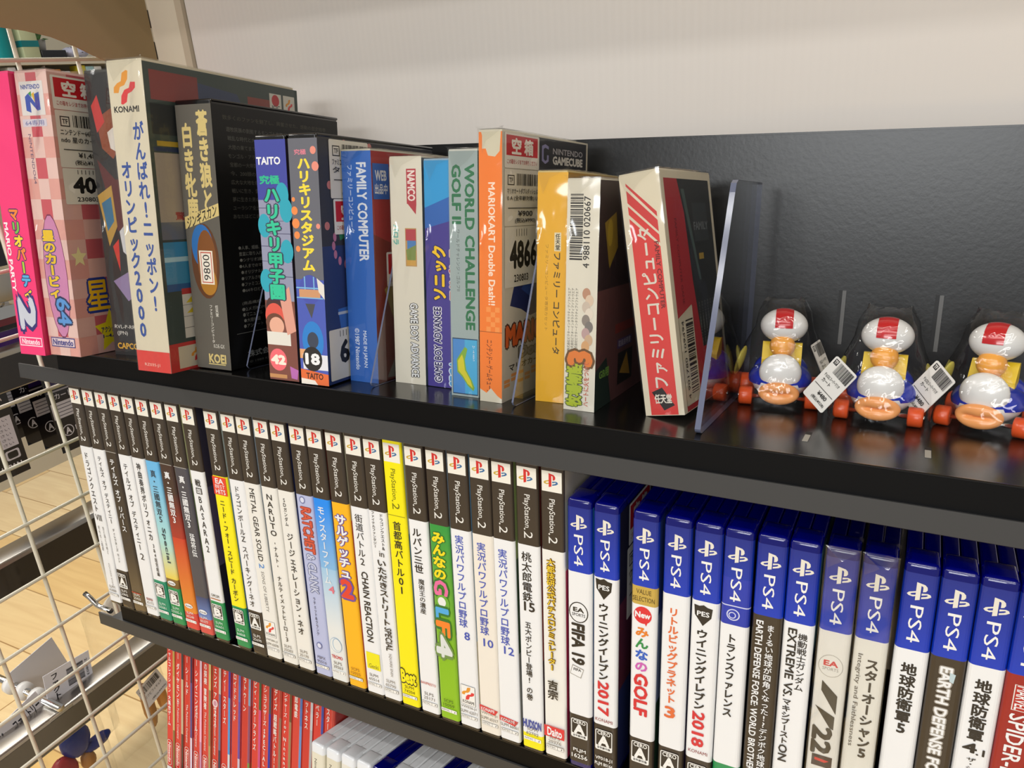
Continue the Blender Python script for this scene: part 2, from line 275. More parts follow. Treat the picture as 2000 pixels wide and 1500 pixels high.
# ------------------------------------------------------------------ printed matter (mm on each face)
PS2=[(-404.2,'e8e9ea','3b332c',[('V','ドラゴンクエスト',6.1,4.6,132.5,82.4,'2b2724',0),('H','VIII',6.8,7,80.2,74.9,'2b2724',0),('V','空と海と大地と',9.8,2,70.5,46.5,'2b2724',0),('V','呪われし姫君',4.6,1.8,70.5,48.3,'2b2724',0),('R','SQUARE ENIX',8.2,1.4,38.2,17.8,'77736e',0),('code','SLPM','65888','77736e')]),(-389.3,'e8e9ea','3b332c',[('V','テイルズ オブ デスティニー',6.8,4.2,131.5,75.3,'2b2724',0),('V','ディレクターズ カット',7.5,2.3,71.4,41.7,'2b2724',0),('b',34.9,0.0,'3b332c'),('cero','A',6.8,32.1,19.3),('code','SLPS','25842','e9e8e4')]),(-374.9,'3b332c','3b332c',[('b',53.2,0.0,'3b332c','6e5d42'),('V','テイルズ オブ リバース',6.8,5.2,131.7,71.4,'e8e9ea',0.03),('r',1.4,12.2,18.8,17.9,'b04030'),('code','SLPS','25450','e9e8e4')]),(-360.3,'e8e9ea','3b332c',[('V','テイルズ オブ デスティニー',6.8,4.6,130.5,59.1,'2b2724',0),('H','2',7.5,4,56.5,51.3,'2b2724',0),('H','namco',6.8,7,17.6,15.8,'c03030',0),('code','SLPS','25172','77736e')]),(-345.5,'e8e9ea','3b332c',[('V','神曲奏界ポリフォニカ',6.8,4.6,133.3,70.4,'2b2724',0.02),('V','3&4話完結編',8.2,2.6,68.3,40.7,'2b2724',0.02),('b',36.7,0.0,'1f8a68'),('cero','B',6.8,34.4,22.4),('code','SLPM','55081','cfe8dc')]),(-330.7,'66b4e6','3b332c',[('b',130.2,71.5,'66b4e6','a8d8d2'),('b',71.5,41.7,'a8d8d2','e6cc4e'),('b',41.7,34.2,'8a6a34','6a5028'),('V','真・三國無双5',6.8,5.6,130.2,88.0,'34424c',0.02),('R','Special',7.5,4.4,84.2,55.6,'34424c',0.02),('e',6.8,38.2,4.2,1.9,'e8e9ea'),('H','koei',6.8,6,39.0,37.3,'2b2724',0.02),('b',34.2,0.0,'1e8a50'),('cero','B',6.8,32.0,19.6),('code','SLPM','55005-3','cfe8dc')]),(-315.7,'43302a','3b332c',[('b',115.7,79.0,'43302a','a83226'),('b',79.0,17.0,'c8402a','e0882c'),('V','真・三國無双3',6.8,5.6,131.5,90.7,'e8e9ea',0.03),('e',6.8,22.7,4.2,1.9,'e8e9ea'),('H','koei',6.8,6,23.6,21.8,'2b2724',0.02),('b',17.0,0.0,'d0413c'),('code','SLPM','65249','e9e8e4')]),(-300.8,'494850','3b332c',[('b',34.1,15.8,'34406a','6a84c0'),('V','真・三國無双3',6.8,5.6,130.9,90.1,'e8e9ea',0.03),('V','猛将伝',8.2,5,86.4,67.4,'e8e9ea',0.02),('e',6.8,21.5,4.2,1.9,'e8e9ea'),('H','koei',6.8,6,22.3,20.6,'2b2724',0.02),('b',15.8,0.0,'d0504a'),('code','SLPM','65377','e9e8e4')]),(-285.0,'e8e9ea','3b332c',[('V','戦',6.8,5.2,131.0,125.2,'2b2724',0.03),('r',4.1,9.8,124.4,119.8,'2b2724'),('V','国',6.9,4.4,124.0,120.2,'e8e9ea',0.02),('V','BASARA2',6.8,4.6,118.6,73.9,'2b2724',0.01),('H','CAPCOM',6.8,8,40.4,38.2,'5d574c',0.02),('r',2.0,11.6,36.9,36.1,'b06a30'),('b',34.4,0.0,'1e8a50'),('cero','B',6.8,32.2,20.2),('code','SLPM','66601','cfe8dc')]),(-263.3,'f3e614','3b332c',[('r',0.5,12.9,136.4,123.0,'e0402c'),('H','EA',6.8,7.5,135.2,131.4,'e8e9ea',0.03),('H','BEST',6.8,9,130.6,128.0,'e8e9ea',0),('H','HITS',6.8,9,127.2,123.8,'e8e9ea',0.02),('V','ニード・フォー・スピード カーボン',6.8,4.6,119.6,40.2,'2b2724',0.02),('b',35.9,0.0,'1e8a50'),('cero','B',6.8,34.2,22.0),('code','SLPM','66868','cfe8dc')]),(-247.5,'e8e9ea','3b332c',[('V','ドラゴンボールZ スパーキング!ネオ',6.5,4.8,132.8,40.2,'2b2724',0.01),('b',36.9,0.0,'3b332c'),('cero','A',6.8,34.8,22.2),('code','SLPS','25690','e9e8e4')]),(-234.0,'e6e4dd','3b332c',[('R','METAL GEAR SOLID',6.8,4.4,133.3,79.3,'2b2724',0.012),('R','2',6.8,4.6,77.3,73.8,'5a8fd0',0.02),('R','SONS OF LIBERTY',6.8,2.6,71.4,39.8,'77736e',0),('kon',6.8,32.3,19.8,1),('code','VW280-J1','SLPM 65078','77736e')]),(-218.6,'e6e4dd','3b332c',[('V','NARUTO',6.8,5.6,132.5,101.2,'2b2724',0.02),('V','-ナルト-',6.8,3.2,98.5,77.1,'2b2724',0),('V','ナルティメットヒーロー3',6.8,3.8,72.0,20.2,'2b2724',0),('code','SLPS','25583','77736e')]),
 (-204.3,'e6e4dd','3b332c',[('V','SDガンダム',5.4,2.8,131.9,111.5,'2b2724',0),('V','ジージェネレーション・ネオ',6.8,5.4,107.1,30.1,'2b2724',0.02),('code','SLPS','25170','77736e')]),(-188.6,'b2b9dc','3b332c',[('e',5.4,133.4,2.4,2.6,'7078a8'),('e',5.4,133.4,1.6,1.8,'d4d8ec'),('R','RATCHET',7.5,7.5,128.4,96.1,'d4553e',0.02,'9a4038'),('R','& CLANK',7.5,6.5,95.0,66.4,'c6cbe0',0.02,'70789c'),('V','ラチェット&クランク',6.1,2.2,63.3,33.9,'4a4c66',0),('e',6.1,26.2,2.4,2.6,'7078a8'),('e',6.1,26.2,1.6,1.8,'d4d8ec'),('code','PBPX','95516','5a5c76')]),(-174.6,'1488f0','3b332c',[('b',132.9,87.7,'1488f0','7fb4e0'),('b',87.7,42.0,'9cc4e2','dfe2e0'),('b',42.0,0.0,'dfe2e0'),('V','モンスターファーム',6.1,5.6,132.2,76.4,'e8e9ea',0.02),('H','4',8.2,4.6,75.6,70.4,'e07080',0.02),('e',6.8,30.8,5,5.6,'8fb0cc'),('e',6.8,30.8,4.7,5.3,'dfe2e0'),('e',7.5,31.2,3.4,4.8,'8fb0cc'),('e',7.8,31.2,3.1,4.5,'dfe2e0'),('H','TECMO',6.8,9,22.5,20.1,'c83a44',0.03),('code','SLPS','20263','77736e')]),(-159.8,'f4b21c','3b332c',[('V','サルゲッチュ',6.8,8.6,129.5,84.6,'e8e9ea',0.05,'6a4a9a'),('H','2',6.8,8.4,83.1,70.8,'dc4030',0.06,'6a4a9a'),('code','SCPS','15025','9a6a20')]),(-144.8,'e8e9ea','3b332c',[('V','街道バトル2',6.1,5.8,132.5,96.8,'2b2724',0.01),('R','CHAIN REACTION',6.8,4.8,92.8,42.1,'2b2724',0.03),('r',2.2,12.8,33.9,21.4,'eae01c'),('H','Genki',7.5,7.5,25.3,22.2,'8a8420',0.02),('code','SLPM','65514','77736e')]),(-131.6,'e8e9ea','3b332c',[('V','ドラゴンクエスト&',9.8,2.8,136.2,111.4,'2b2724',0.01),('V','ファイナルファンタジー',3.8,2.3,136.9,112.1,'2b2724',0),('H','in',8.2,3.6,110.7,106.9,'2b2724',0),('V','いただきストリート',7.5,6.8,105.2,58.0,'2b2724',0.03),('R','SPECIAL',8.2,5,56.9,39.9,'2b2724',0.02),('R','SQUARE ENIX',8.2,2.2,38.0,20.6,'77736e',0),('code','SLPM','65790','77736e')]),(-116.8,'f2e40a','f2e40a',[('V','首都高バトル01',6.8,5.8,133.4,83.8,'2b2724',0.02),('H','Best',6.8,11,28.8,20.0,'f2e40a',0.06,'2b2724'),('code','SLPM','74204','6a6410')]),(-101.8,'e8e9ea','3b332c',[('V','ルパン三世',5.7,6.2,132.1,101.9,'2b2724',0.03),('V','魔術王の遺産',6.8,4.2,98.5,74.5,'2b2724',0.01),('H','BANPRESTO',6.8,11,25.3,23.4,'c05048',0),('code','SLPS','25171','77736e')]),(-87.2,'2f9440','3b332c',[('b',135.2,45.4,'2f9440','84b820'),('b',45.4,0.0,'84b820','8cbc24'),('V','みんなの',6.1,8.6,132.9,101.4,'f6d820',0.06,'2f7030'),('R','G',6.1,9,100.7,91.3,'e46a9c',0.05,'2f7030'),('e',6.8,86.3,4.7,5.2,'6aa83a'),('e',6.3,86.7,2.8,3.2,'e4e6e2'),('R','L',6.1,8.4,81.7,72.9,'4aa6e0',0.05,'2f7030'),('R','F',6.1,9,72.5,63.7,'f0802c',0.05,'2f7030'),('R','4',6.1,10.5,63.0,48.8,'d6dad6',0.04,'6a8a4a'),('code','SCPS','15059','4a6a18')]),(-72.8,'e8e9ea','3b332c',[('V','実況パワフルプロ野球',6.0,5.6,133.7,73.1,'3c4fb0',0.015),('H','8',8.2,3.6,70.3,65.0,'3c4fb0',0.015),('kon',6.8,32.6,18.5,1),('code','VW036-J1','SLPM 62071','77736e')]),(-58.4,'e9e2d6','3b332c',[('V','実況パワフルプロ野球',6.0,5.6,132.3,72.0,'3c4fb0',0.015),('H','10',8.2,6.4,69.6,64.4,'3c4fb0',0.015),('p',[(0.3,22.3),(12.9,20.9),(10.6,17.2),(0.3,18.7)],'cf3a3c'),('H','KONAMI',5.7,9,20.9,18.7,'e8e9ea',0.02),('code','VW141-J1','SLPM 65317','77736e')]),(-45.6,'e8e9ea','3b332c',[('V','実況パワフルプロ野球',6.0,5.6,131.3,69.2,'3c4fb0',0.015),('H','12',8.2,6.4,68.5,63.4,'3c4fb0',0.015),('p',[(0.3,19.5),(12.9,18.1),(10.6,14.4),(0.3,15.9)],'cf3a3c'),('H','KONAMI',5.7,9,18.1,15.9,'e8e9ea',0.02),('code','VW281-J1','SLPM 66061','77736e')]),
 (-29.5,'e8e9ea','3b332c',[('V','桃太郎電鉄',5.7,6,132.8,101.8,'2b2724',0.02),('H','15',6.8,6.4,101.5,95.9,'2b2724',0.03),('V','五大ボンビー登場! の巻',5.7,4,89.1,36.7,'2b2724',0.02),('H','HUDSON',6.8,11.5,22.7,17.3,'3a4a9c',0.05),('b',13.0,0.0,'f0e418'),('code','SLPM','62702','77736e')]),(-14.8,'e9e7e0','3b332c',[('V','大都技研公式パチスロシミュレーター',5.7,4.8,132.1,61.7,'f0cc3c',0.02,'7a5a20'),('V','吉宗',6.1,6.4,55.7,42.6,'2b2724',0.03),('r',0.3,12.9,24.1,16.6,'d8363a'),('H','Daito',6.8,9,23.0,17.7,'e8e9ea',0.04),('code','SLPS','20376','77736e')])]
PS4=[(0.3,'e8e9ea',[('e',6.3,103.3,5.6,6.4,'2b2724'),('e',6.3,103.3,5,5.8,'e8e9ea'),('H','EA',6.3,6,106.1,103.6,'2b2724',0.05),('H','SPORTS',6.3,7.6,102.7,100.9,'2b2724',0.02),('R','FIFA 19',6.0,7,96.0,70.7,'2b2724',0.06),('p',[(2.6,69.7),(9.4,68.0),(7.6,61.8),(1.0,63.4)],'9a968e'),('p',[(2.9,69.0),(9.0,67.5),(7.3,62.3),(1.4,63.8)],'e8e9ea'),('H','FIFA',5.5,4.4,67.7,66.1,'2b2724',0.04),('b',37.0,0.5,'3b332c'),('cero','A',6.5,34.2,21.5),('code','PLJM','16256','e9e8e4')]),(15.1,'e8e9ea',[('p',[(1.3,126.9),(3.9,126.3),(6.0,127.2),(8.1,126.0),(10.5,125.7),(10.0,120.3),(5.9,114.8),(1.8,120.9)],'2b2724'),('H','PES',5.9,6,123.3,120.6,'e8e9ea',0.03),('V','ウイニングイレブン',5.8,5.8,112.7,64.9,'2b2724',0.045),('R','2017',6.0,6,63.9,42.7,'cf2c34',0.04),('H','KONAMI',6.5,10,39.9,37.8,'8a3038',0),('b',35.4,-20.0,'3b332c'),('cero','A',6.5,32.3,18.7),('code','VF018-J1','PLJM 80166','e9e8e4')]),(36.2,'e8e9ea',[('b',128.0,117.3,'c2a24c'),('H','VALUE',6.5,8,126.3,123.6,'4a3a20',0),('H','SELECTION',6.5,11.6,122.1,119.4,'4a3a20',0),('e',6.2,111.4,4.8,5,'d83038'),('p',[(6.5,108.4),(9.4,109.0),(8.1,105.2)],'d83038'),('H','New',6.2,8,113.2,109.9,'e8e9ea',0.05),('V','み',6.0,7,104.6,98.2,'e07c28',0.05),('V','ん',6.0,7,97.9,91.2,'2f8a48',0.05),('V','な',6.0,7,90.9,84.2,'2a5cc0',0.05),('V','の',6.0,7,83.8,77.1,'c85ab0',0.05),('R','GOLF',6.0,7,75.6,50.0,'cf2c34',0.05),('b',34.3,-20.0,'3b332c'),('cero','A',6.5,32.3,18.6)]),(52.5,'e8e9ea',[('V','リトルビッグプラネット',6.0,5.4,120.2,62.9,'dc6a38',0.04),('H','3',5.8,5,60.7,54.1,'dc6a38',0.04),('b',34.5,-20.0,'3b332c'),('cero','A',6.5,32.1,18.3)]),(67.4,'e8e9ea',[('p',[(1.3,125.3),(3.9,124.8),(6.0,125.6),(8.1,124.5),(10.5,124.2),(10.0,119.0),(5.9,113.8),(1.8,119.6)],'2b2724'),('H','PES',5.9,6,121.9,119.3,'e8e9ea',0.03),('V','ウイニングイレブン',5.8,5.8,111.8,64.2,'2b2724',0.045),('R','2018',6.0,6,62.7,41.6,'cf2c34',0.04),('H','KONAMI',6.5,10,39.0,37.0,'8a3038',0),('b',33.0,-20.0,'3b332c'),('cero','A',6.5,30.0,17.0),('code','VF020-J1','PLJM 16039','e9e8e4')]),(81.8,'e8e9ea',[('b',144.0,118.4,'2438a8'),('b',129.2,128.6,'c8cce8'),('e',5.9,124.1,3.2,3.2,'c8cce8'),('e',5.9,124.1,2.6,2.6,'2438a8'),('e',5.5,123.8,1.8,1.8,'c8cce8'),('e',5.5,123.8,1.3,1.3,'2438a8'),('V','トランスファレンス',5.8,4.8,113.5,65.2,'2b2724',0.04),('b',35.4,-20.0,'1e8a50')]),(96.9,'3d342a',[('R','EARTH DEFENSE FORCE: WORLD BROTHERS',3.5,3.2,124.6,35.0,'e8e9ea',0.03),('V','ま〜るい地球が四角くなった!?デジボク地球防衛軍',8.6,3.8,123.4,29.2,'e8e9ea',0.02)]),(111.2,'e8e9ea',[('V','機動戦士ガンダム',8.9,4.2,122.8,91.2,'2b2724',0.02),('R','EXTREME VS.',4.2,3.9,124.4,86.4,'2b2724',0.03),('V','マキシブースト',4.2,4,85.5,59.2,'2b2724',0.035),('R','ON',4.2,3.9,58.6,49.0,'2b2724',0.03)]),(126.9,'e2e0da',[('e',6.3,109.3,5.4,6,'a8a49c'),('e',6.3,109.3,5.1,5.7,'e2e0da'),('H','EA',6.3,6,112.0,109.3,'cc3a40',0.05),('H','SPORTS',6.3,7,108.5,106.9,'8a867e',0),('p',[(3.3,100.9),(10.5,93.9),(10.5,83.6),(3.3,95.4)],'38342e'),('p',[(1.3,86.5),(10.2,82.1),(10.2,74.8),(8.6,75.4)],'38342e'),('R','22',5.5,8,74.8,60.1,'38342e',0.06),('r',2.0,11.1,58.9,52.4,'3a2c2c'),('p',[(3.3,57.1),(9.8,56.5),(7.9,55.1),(3.3,55.6)],'d03838')]),(142.2,'e4e2da',[('V','スターオーシャン5',8.1,5.6,118.3,63.8,'2b2724',0.045),('R','Integrity and Faithlessness',2.6,2.6,119.9,69.3,'55504a',0)]),(158.4,'e8e9ea',[('V','地球防衛軍5',6.5,6.2,120.9,83.2,'2b2724',0.04)]),(172.7,'3d342a',[('R','EARTH DEFENSE FORCE',6.5,4.6,123.0,56.5,'e8e9ea',0.04,'9a948a'),('p',[(7.9,120.9),(10.2,120.4),(9.7,115.8),(8.1,116.5)],'b8ccd2')]),
 (187.0,'e8e9ea',[('V','地球防衛軍',6.5,6.2,121.4,89.9,'2b2724',0.04),('H','4',5.2,5,88.5,83.8,'2b2724',0.04),('H','.1',9.4,3,86.5,83.2,'2b2724',0.03),('V','ザ・シ',6.5,3.6,81.3,74.3,'2b2724',0)]),(201.1,'982420',[('r',3.3,9.8,122.9,110.3,'e0dcd6'),('r',3.7,9.4,122.7,110.6,'b02a26'),('R','MARVEL',6.5,4.4,122.4,110.8,'e8e9ea',0.02),('R','SPIDER-MAN',6.5,6.4,108.6,64.1,'e8e9ea',0.02)])]
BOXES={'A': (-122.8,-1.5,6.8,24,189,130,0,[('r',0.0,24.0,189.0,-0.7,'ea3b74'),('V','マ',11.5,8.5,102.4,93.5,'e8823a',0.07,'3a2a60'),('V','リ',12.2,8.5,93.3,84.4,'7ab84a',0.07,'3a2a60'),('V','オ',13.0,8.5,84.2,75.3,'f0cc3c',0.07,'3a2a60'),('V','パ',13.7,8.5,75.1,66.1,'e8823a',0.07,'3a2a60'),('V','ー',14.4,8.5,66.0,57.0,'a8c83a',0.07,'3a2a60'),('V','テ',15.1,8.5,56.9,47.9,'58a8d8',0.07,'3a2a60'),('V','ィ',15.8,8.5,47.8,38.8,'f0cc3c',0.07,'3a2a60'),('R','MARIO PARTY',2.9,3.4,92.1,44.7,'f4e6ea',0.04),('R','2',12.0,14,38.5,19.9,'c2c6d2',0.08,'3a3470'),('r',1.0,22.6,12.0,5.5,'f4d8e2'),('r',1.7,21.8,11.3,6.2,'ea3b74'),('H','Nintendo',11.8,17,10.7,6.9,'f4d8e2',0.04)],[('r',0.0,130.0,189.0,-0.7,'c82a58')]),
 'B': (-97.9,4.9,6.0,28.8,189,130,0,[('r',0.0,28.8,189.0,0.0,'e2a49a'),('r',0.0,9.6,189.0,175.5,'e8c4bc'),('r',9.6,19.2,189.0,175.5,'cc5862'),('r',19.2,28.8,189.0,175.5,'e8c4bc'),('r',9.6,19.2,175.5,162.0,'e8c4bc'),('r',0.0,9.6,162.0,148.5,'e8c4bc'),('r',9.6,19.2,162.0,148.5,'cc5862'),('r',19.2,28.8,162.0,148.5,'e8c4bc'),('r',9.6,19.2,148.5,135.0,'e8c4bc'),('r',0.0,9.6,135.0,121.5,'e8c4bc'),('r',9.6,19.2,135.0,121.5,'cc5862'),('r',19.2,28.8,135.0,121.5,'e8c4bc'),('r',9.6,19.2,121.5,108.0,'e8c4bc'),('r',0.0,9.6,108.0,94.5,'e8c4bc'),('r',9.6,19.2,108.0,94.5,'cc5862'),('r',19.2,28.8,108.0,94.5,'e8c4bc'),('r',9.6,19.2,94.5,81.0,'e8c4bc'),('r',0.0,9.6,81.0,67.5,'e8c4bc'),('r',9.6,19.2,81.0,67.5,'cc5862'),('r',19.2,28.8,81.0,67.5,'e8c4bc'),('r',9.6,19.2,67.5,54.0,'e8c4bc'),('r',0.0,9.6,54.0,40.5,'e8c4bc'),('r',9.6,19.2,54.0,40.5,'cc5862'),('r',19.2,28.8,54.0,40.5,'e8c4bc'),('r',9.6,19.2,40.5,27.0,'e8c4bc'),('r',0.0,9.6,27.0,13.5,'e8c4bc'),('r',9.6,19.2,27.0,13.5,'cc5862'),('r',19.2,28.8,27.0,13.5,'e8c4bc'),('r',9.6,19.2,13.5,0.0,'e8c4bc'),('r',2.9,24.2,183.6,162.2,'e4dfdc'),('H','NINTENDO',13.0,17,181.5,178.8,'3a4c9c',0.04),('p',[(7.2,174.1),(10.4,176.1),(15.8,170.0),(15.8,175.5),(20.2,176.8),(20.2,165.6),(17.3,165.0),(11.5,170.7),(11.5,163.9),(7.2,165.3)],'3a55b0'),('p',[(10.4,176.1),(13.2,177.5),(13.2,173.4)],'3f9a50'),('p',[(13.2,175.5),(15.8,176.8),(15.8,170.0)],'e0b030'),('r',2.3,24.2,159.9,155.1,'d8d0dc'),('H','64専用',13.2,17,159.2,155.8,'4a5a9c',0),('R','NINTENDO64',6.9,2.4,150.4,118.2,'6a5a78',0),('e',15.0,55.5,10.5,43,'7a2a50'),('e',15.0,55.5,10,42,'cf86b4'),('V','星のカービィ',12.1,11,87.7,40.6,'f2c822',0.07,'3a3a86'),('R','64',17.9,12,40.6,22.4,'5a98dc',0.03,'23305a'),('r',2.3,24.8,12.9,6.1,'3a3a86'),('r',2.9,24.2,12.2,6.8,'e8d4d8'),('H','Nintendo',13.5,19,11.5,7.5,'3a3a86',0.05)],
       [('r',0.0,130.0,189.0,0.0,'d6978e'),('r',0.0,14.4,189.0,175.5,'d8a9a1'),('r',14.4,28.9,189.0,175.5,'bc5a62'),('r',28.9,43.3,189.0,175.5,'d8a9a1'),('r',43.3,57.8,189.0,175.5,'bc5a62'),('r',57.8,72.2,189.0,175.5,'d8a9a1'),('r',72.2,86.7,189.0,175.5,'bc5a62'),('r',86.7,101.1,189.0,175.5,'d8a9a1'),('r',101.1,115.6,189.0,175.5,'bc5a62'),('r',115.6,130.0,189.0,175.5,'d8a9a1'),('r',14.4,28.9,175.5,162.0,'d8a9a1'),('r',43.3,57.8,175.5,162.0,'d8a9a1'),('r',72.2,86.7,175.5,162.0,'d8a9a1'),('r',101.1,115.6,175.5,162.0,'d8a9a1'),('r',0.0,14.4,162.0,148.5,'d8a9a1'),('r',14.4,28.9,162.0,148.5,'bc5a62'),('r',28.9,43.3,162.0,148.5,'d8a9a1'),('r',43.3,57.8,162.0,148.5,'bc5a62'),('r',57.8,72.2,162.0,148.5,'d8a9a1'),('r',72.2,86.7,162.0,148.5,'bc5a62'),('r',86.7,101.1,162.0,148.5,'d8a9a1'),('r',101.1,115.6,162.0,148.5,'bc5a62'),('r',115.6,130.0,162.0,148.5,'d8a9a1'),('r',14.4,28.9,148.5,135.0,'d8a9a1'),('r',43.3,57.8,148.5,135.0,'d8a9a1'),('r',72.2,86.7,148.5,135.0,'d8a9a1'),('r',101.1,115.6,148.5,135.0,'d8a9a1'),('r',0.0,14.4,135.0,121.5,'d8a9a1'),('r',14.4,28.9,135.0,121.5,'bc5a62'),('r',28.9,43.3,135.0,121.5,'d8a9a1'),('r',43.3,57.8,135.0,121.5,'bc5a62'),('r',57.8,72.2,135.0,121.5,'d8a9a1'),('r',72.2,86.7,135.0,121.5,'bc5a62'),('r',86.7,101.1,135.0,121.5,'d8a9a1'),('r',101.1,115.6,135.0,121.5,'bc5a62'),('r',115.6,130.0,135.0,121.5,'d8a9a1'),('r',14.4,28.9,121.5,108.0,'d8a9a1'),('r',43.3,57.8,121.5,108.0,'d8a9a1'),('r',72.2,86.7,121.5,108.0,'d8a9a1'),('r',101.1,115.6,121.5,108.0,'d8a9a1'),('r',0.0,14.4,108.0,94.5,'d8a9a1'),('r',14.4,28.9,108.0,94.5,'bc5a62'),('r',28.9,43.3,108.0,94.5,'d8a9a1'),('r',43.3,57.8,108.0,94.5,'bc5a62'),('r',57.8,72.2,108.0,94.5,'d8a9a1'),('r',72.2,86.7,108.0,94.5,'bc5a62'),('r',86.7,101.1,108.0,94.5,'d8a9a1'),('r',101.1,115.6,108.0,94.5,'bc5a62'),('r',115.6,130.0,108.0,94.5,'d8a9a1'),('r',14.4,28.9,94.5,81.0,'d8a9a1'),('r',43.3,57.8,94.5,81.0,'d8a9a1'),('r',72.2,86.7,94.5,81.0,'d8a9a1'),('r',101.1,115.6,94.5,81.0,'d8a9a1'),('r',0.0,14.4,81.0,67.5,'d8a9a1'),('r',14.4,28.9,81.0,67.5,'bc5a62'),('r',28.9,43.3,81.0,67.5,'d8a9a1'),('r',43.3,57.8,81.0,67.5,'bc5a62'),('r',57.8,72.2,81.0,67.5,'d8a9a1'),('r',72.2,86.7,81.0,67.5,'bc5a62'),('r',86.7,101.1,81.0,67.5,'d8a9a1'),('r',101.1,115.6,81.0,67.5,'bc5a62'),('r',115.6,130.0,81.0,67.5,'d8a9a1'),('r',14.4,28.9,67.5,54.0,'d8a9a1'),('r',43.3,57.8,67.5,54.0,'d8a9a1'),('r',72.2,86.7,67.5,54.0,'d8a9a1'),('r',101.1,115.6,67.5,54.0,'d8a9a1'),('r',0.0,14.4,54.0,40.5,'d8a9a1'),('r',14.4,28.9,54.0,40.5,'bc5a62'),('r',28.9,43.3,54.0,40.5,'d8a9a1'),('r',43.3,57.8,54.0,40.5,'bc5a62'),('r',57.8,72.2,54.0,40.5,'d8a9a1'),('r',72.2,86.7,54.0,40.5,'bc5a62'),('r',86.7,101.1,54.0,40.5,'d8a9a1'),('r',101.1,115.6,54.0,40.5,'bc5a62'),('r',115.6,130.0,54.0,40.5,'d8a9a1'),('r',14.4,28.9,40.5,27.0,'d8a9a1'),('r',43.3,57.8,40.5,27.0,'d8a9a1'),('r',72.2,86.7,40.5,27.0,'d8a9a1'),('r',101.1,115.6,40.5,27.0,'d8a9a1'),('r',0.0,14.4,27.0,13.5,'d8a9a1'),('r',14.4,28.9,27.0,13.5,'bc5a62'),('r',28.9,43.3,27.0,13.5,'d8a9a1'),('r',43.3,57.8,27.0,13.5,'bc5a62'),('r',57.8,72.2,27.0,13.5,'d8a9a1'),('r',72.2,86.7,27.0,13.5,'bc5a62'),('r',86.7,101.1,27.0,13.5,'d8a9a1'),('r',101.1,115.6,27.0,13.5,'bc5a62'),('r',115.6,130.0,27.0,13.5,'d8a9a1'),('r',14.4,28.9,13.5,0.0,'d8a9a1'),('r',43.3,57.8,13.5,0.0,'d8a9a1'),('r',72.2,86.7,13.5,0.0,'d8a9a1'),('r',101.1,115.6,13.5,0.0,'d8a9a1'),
        ('p',[(7.8,76.5),(9.5,71.8),(14.0,71.4),(10.6,68.1),(11.6,63.1),(7.8,65.7),(4.0,63.1),(5.0,68.1),(1.6,71.4),(6.1,71.8)],'e8dca0'),('V','星',19.5,19,53.9,29.8,'e8b41c',0.02,'2a3a86'),('p',[(27.3,31.2),(31.5,21.5),(40.9,19.9),(34.1,12.4),(35.7,1.8),(27.3,6.8),(18.9,1.7),(20.5,12.4),(13.7,19.9),(23.1,21.5)],'e0cc20'),('H','アクション',26.0,14,18.3,14.2,'2a3060',0.05),('H','1~4人',26.0,12,13.2,10.2,'2a3060',0.05)]),
 'C': (-60.4,28.2,9.4,28,190,110,0,[('r',0.0,28.0,190.0,-0.7,'2c2b2c'),('p',[(5.6,160.5),(22.4,169.0),(28.0,148.4),(16.8,134.7),(8.4,141.6)],'8a4a34'),('p',[(2.8,134.7),(16.8,120.9),(28.0,124.4),(28.0,93.5),(14.0,86.6)],'5a2a2a'),('p',[(0.0,110.6),(12.6,117.5),(14.0,90.0),(5.6,76.3)],'b08a40'),('p',[(2.8,105.5),(11.2,109.9),(11.8,93.5),(5.6,86.6)],'386a8c'),('p',[(5.6,52.2),(19.6,59.1),(28.0,45.4),(16.8,38.5)],'8a78a0'),('p',[(2.8,169.0),(8.4,175.9),(12.6,158.7),(5.6,151.9)],'c03a38'),('p',[(14.0,151.9),(25.2,158.7),(22.4,138.1),(15.4,141.6)],'d8d0c8'),('p',[(15.4,86.6),(26.6,96.9),(25.2,66.0),(16.8,72.8)],'c8c8cc'),('p',[(8.4,76.3),(14.0,81.4),(12.6,59.1)],'c83a34'),('H','RVL-P-RR6J',12.6,21,21.3,17.9,'d8d4cc',0),('H','(JPN)',8.4,9,16.8,13.4,'d8d4cc',0),('H','CAPCOM',14.0,22,8.2,4.1,'e0a83a',0.04)],[('r',0.0,110.0,190.0,-0.7,'242425')]),
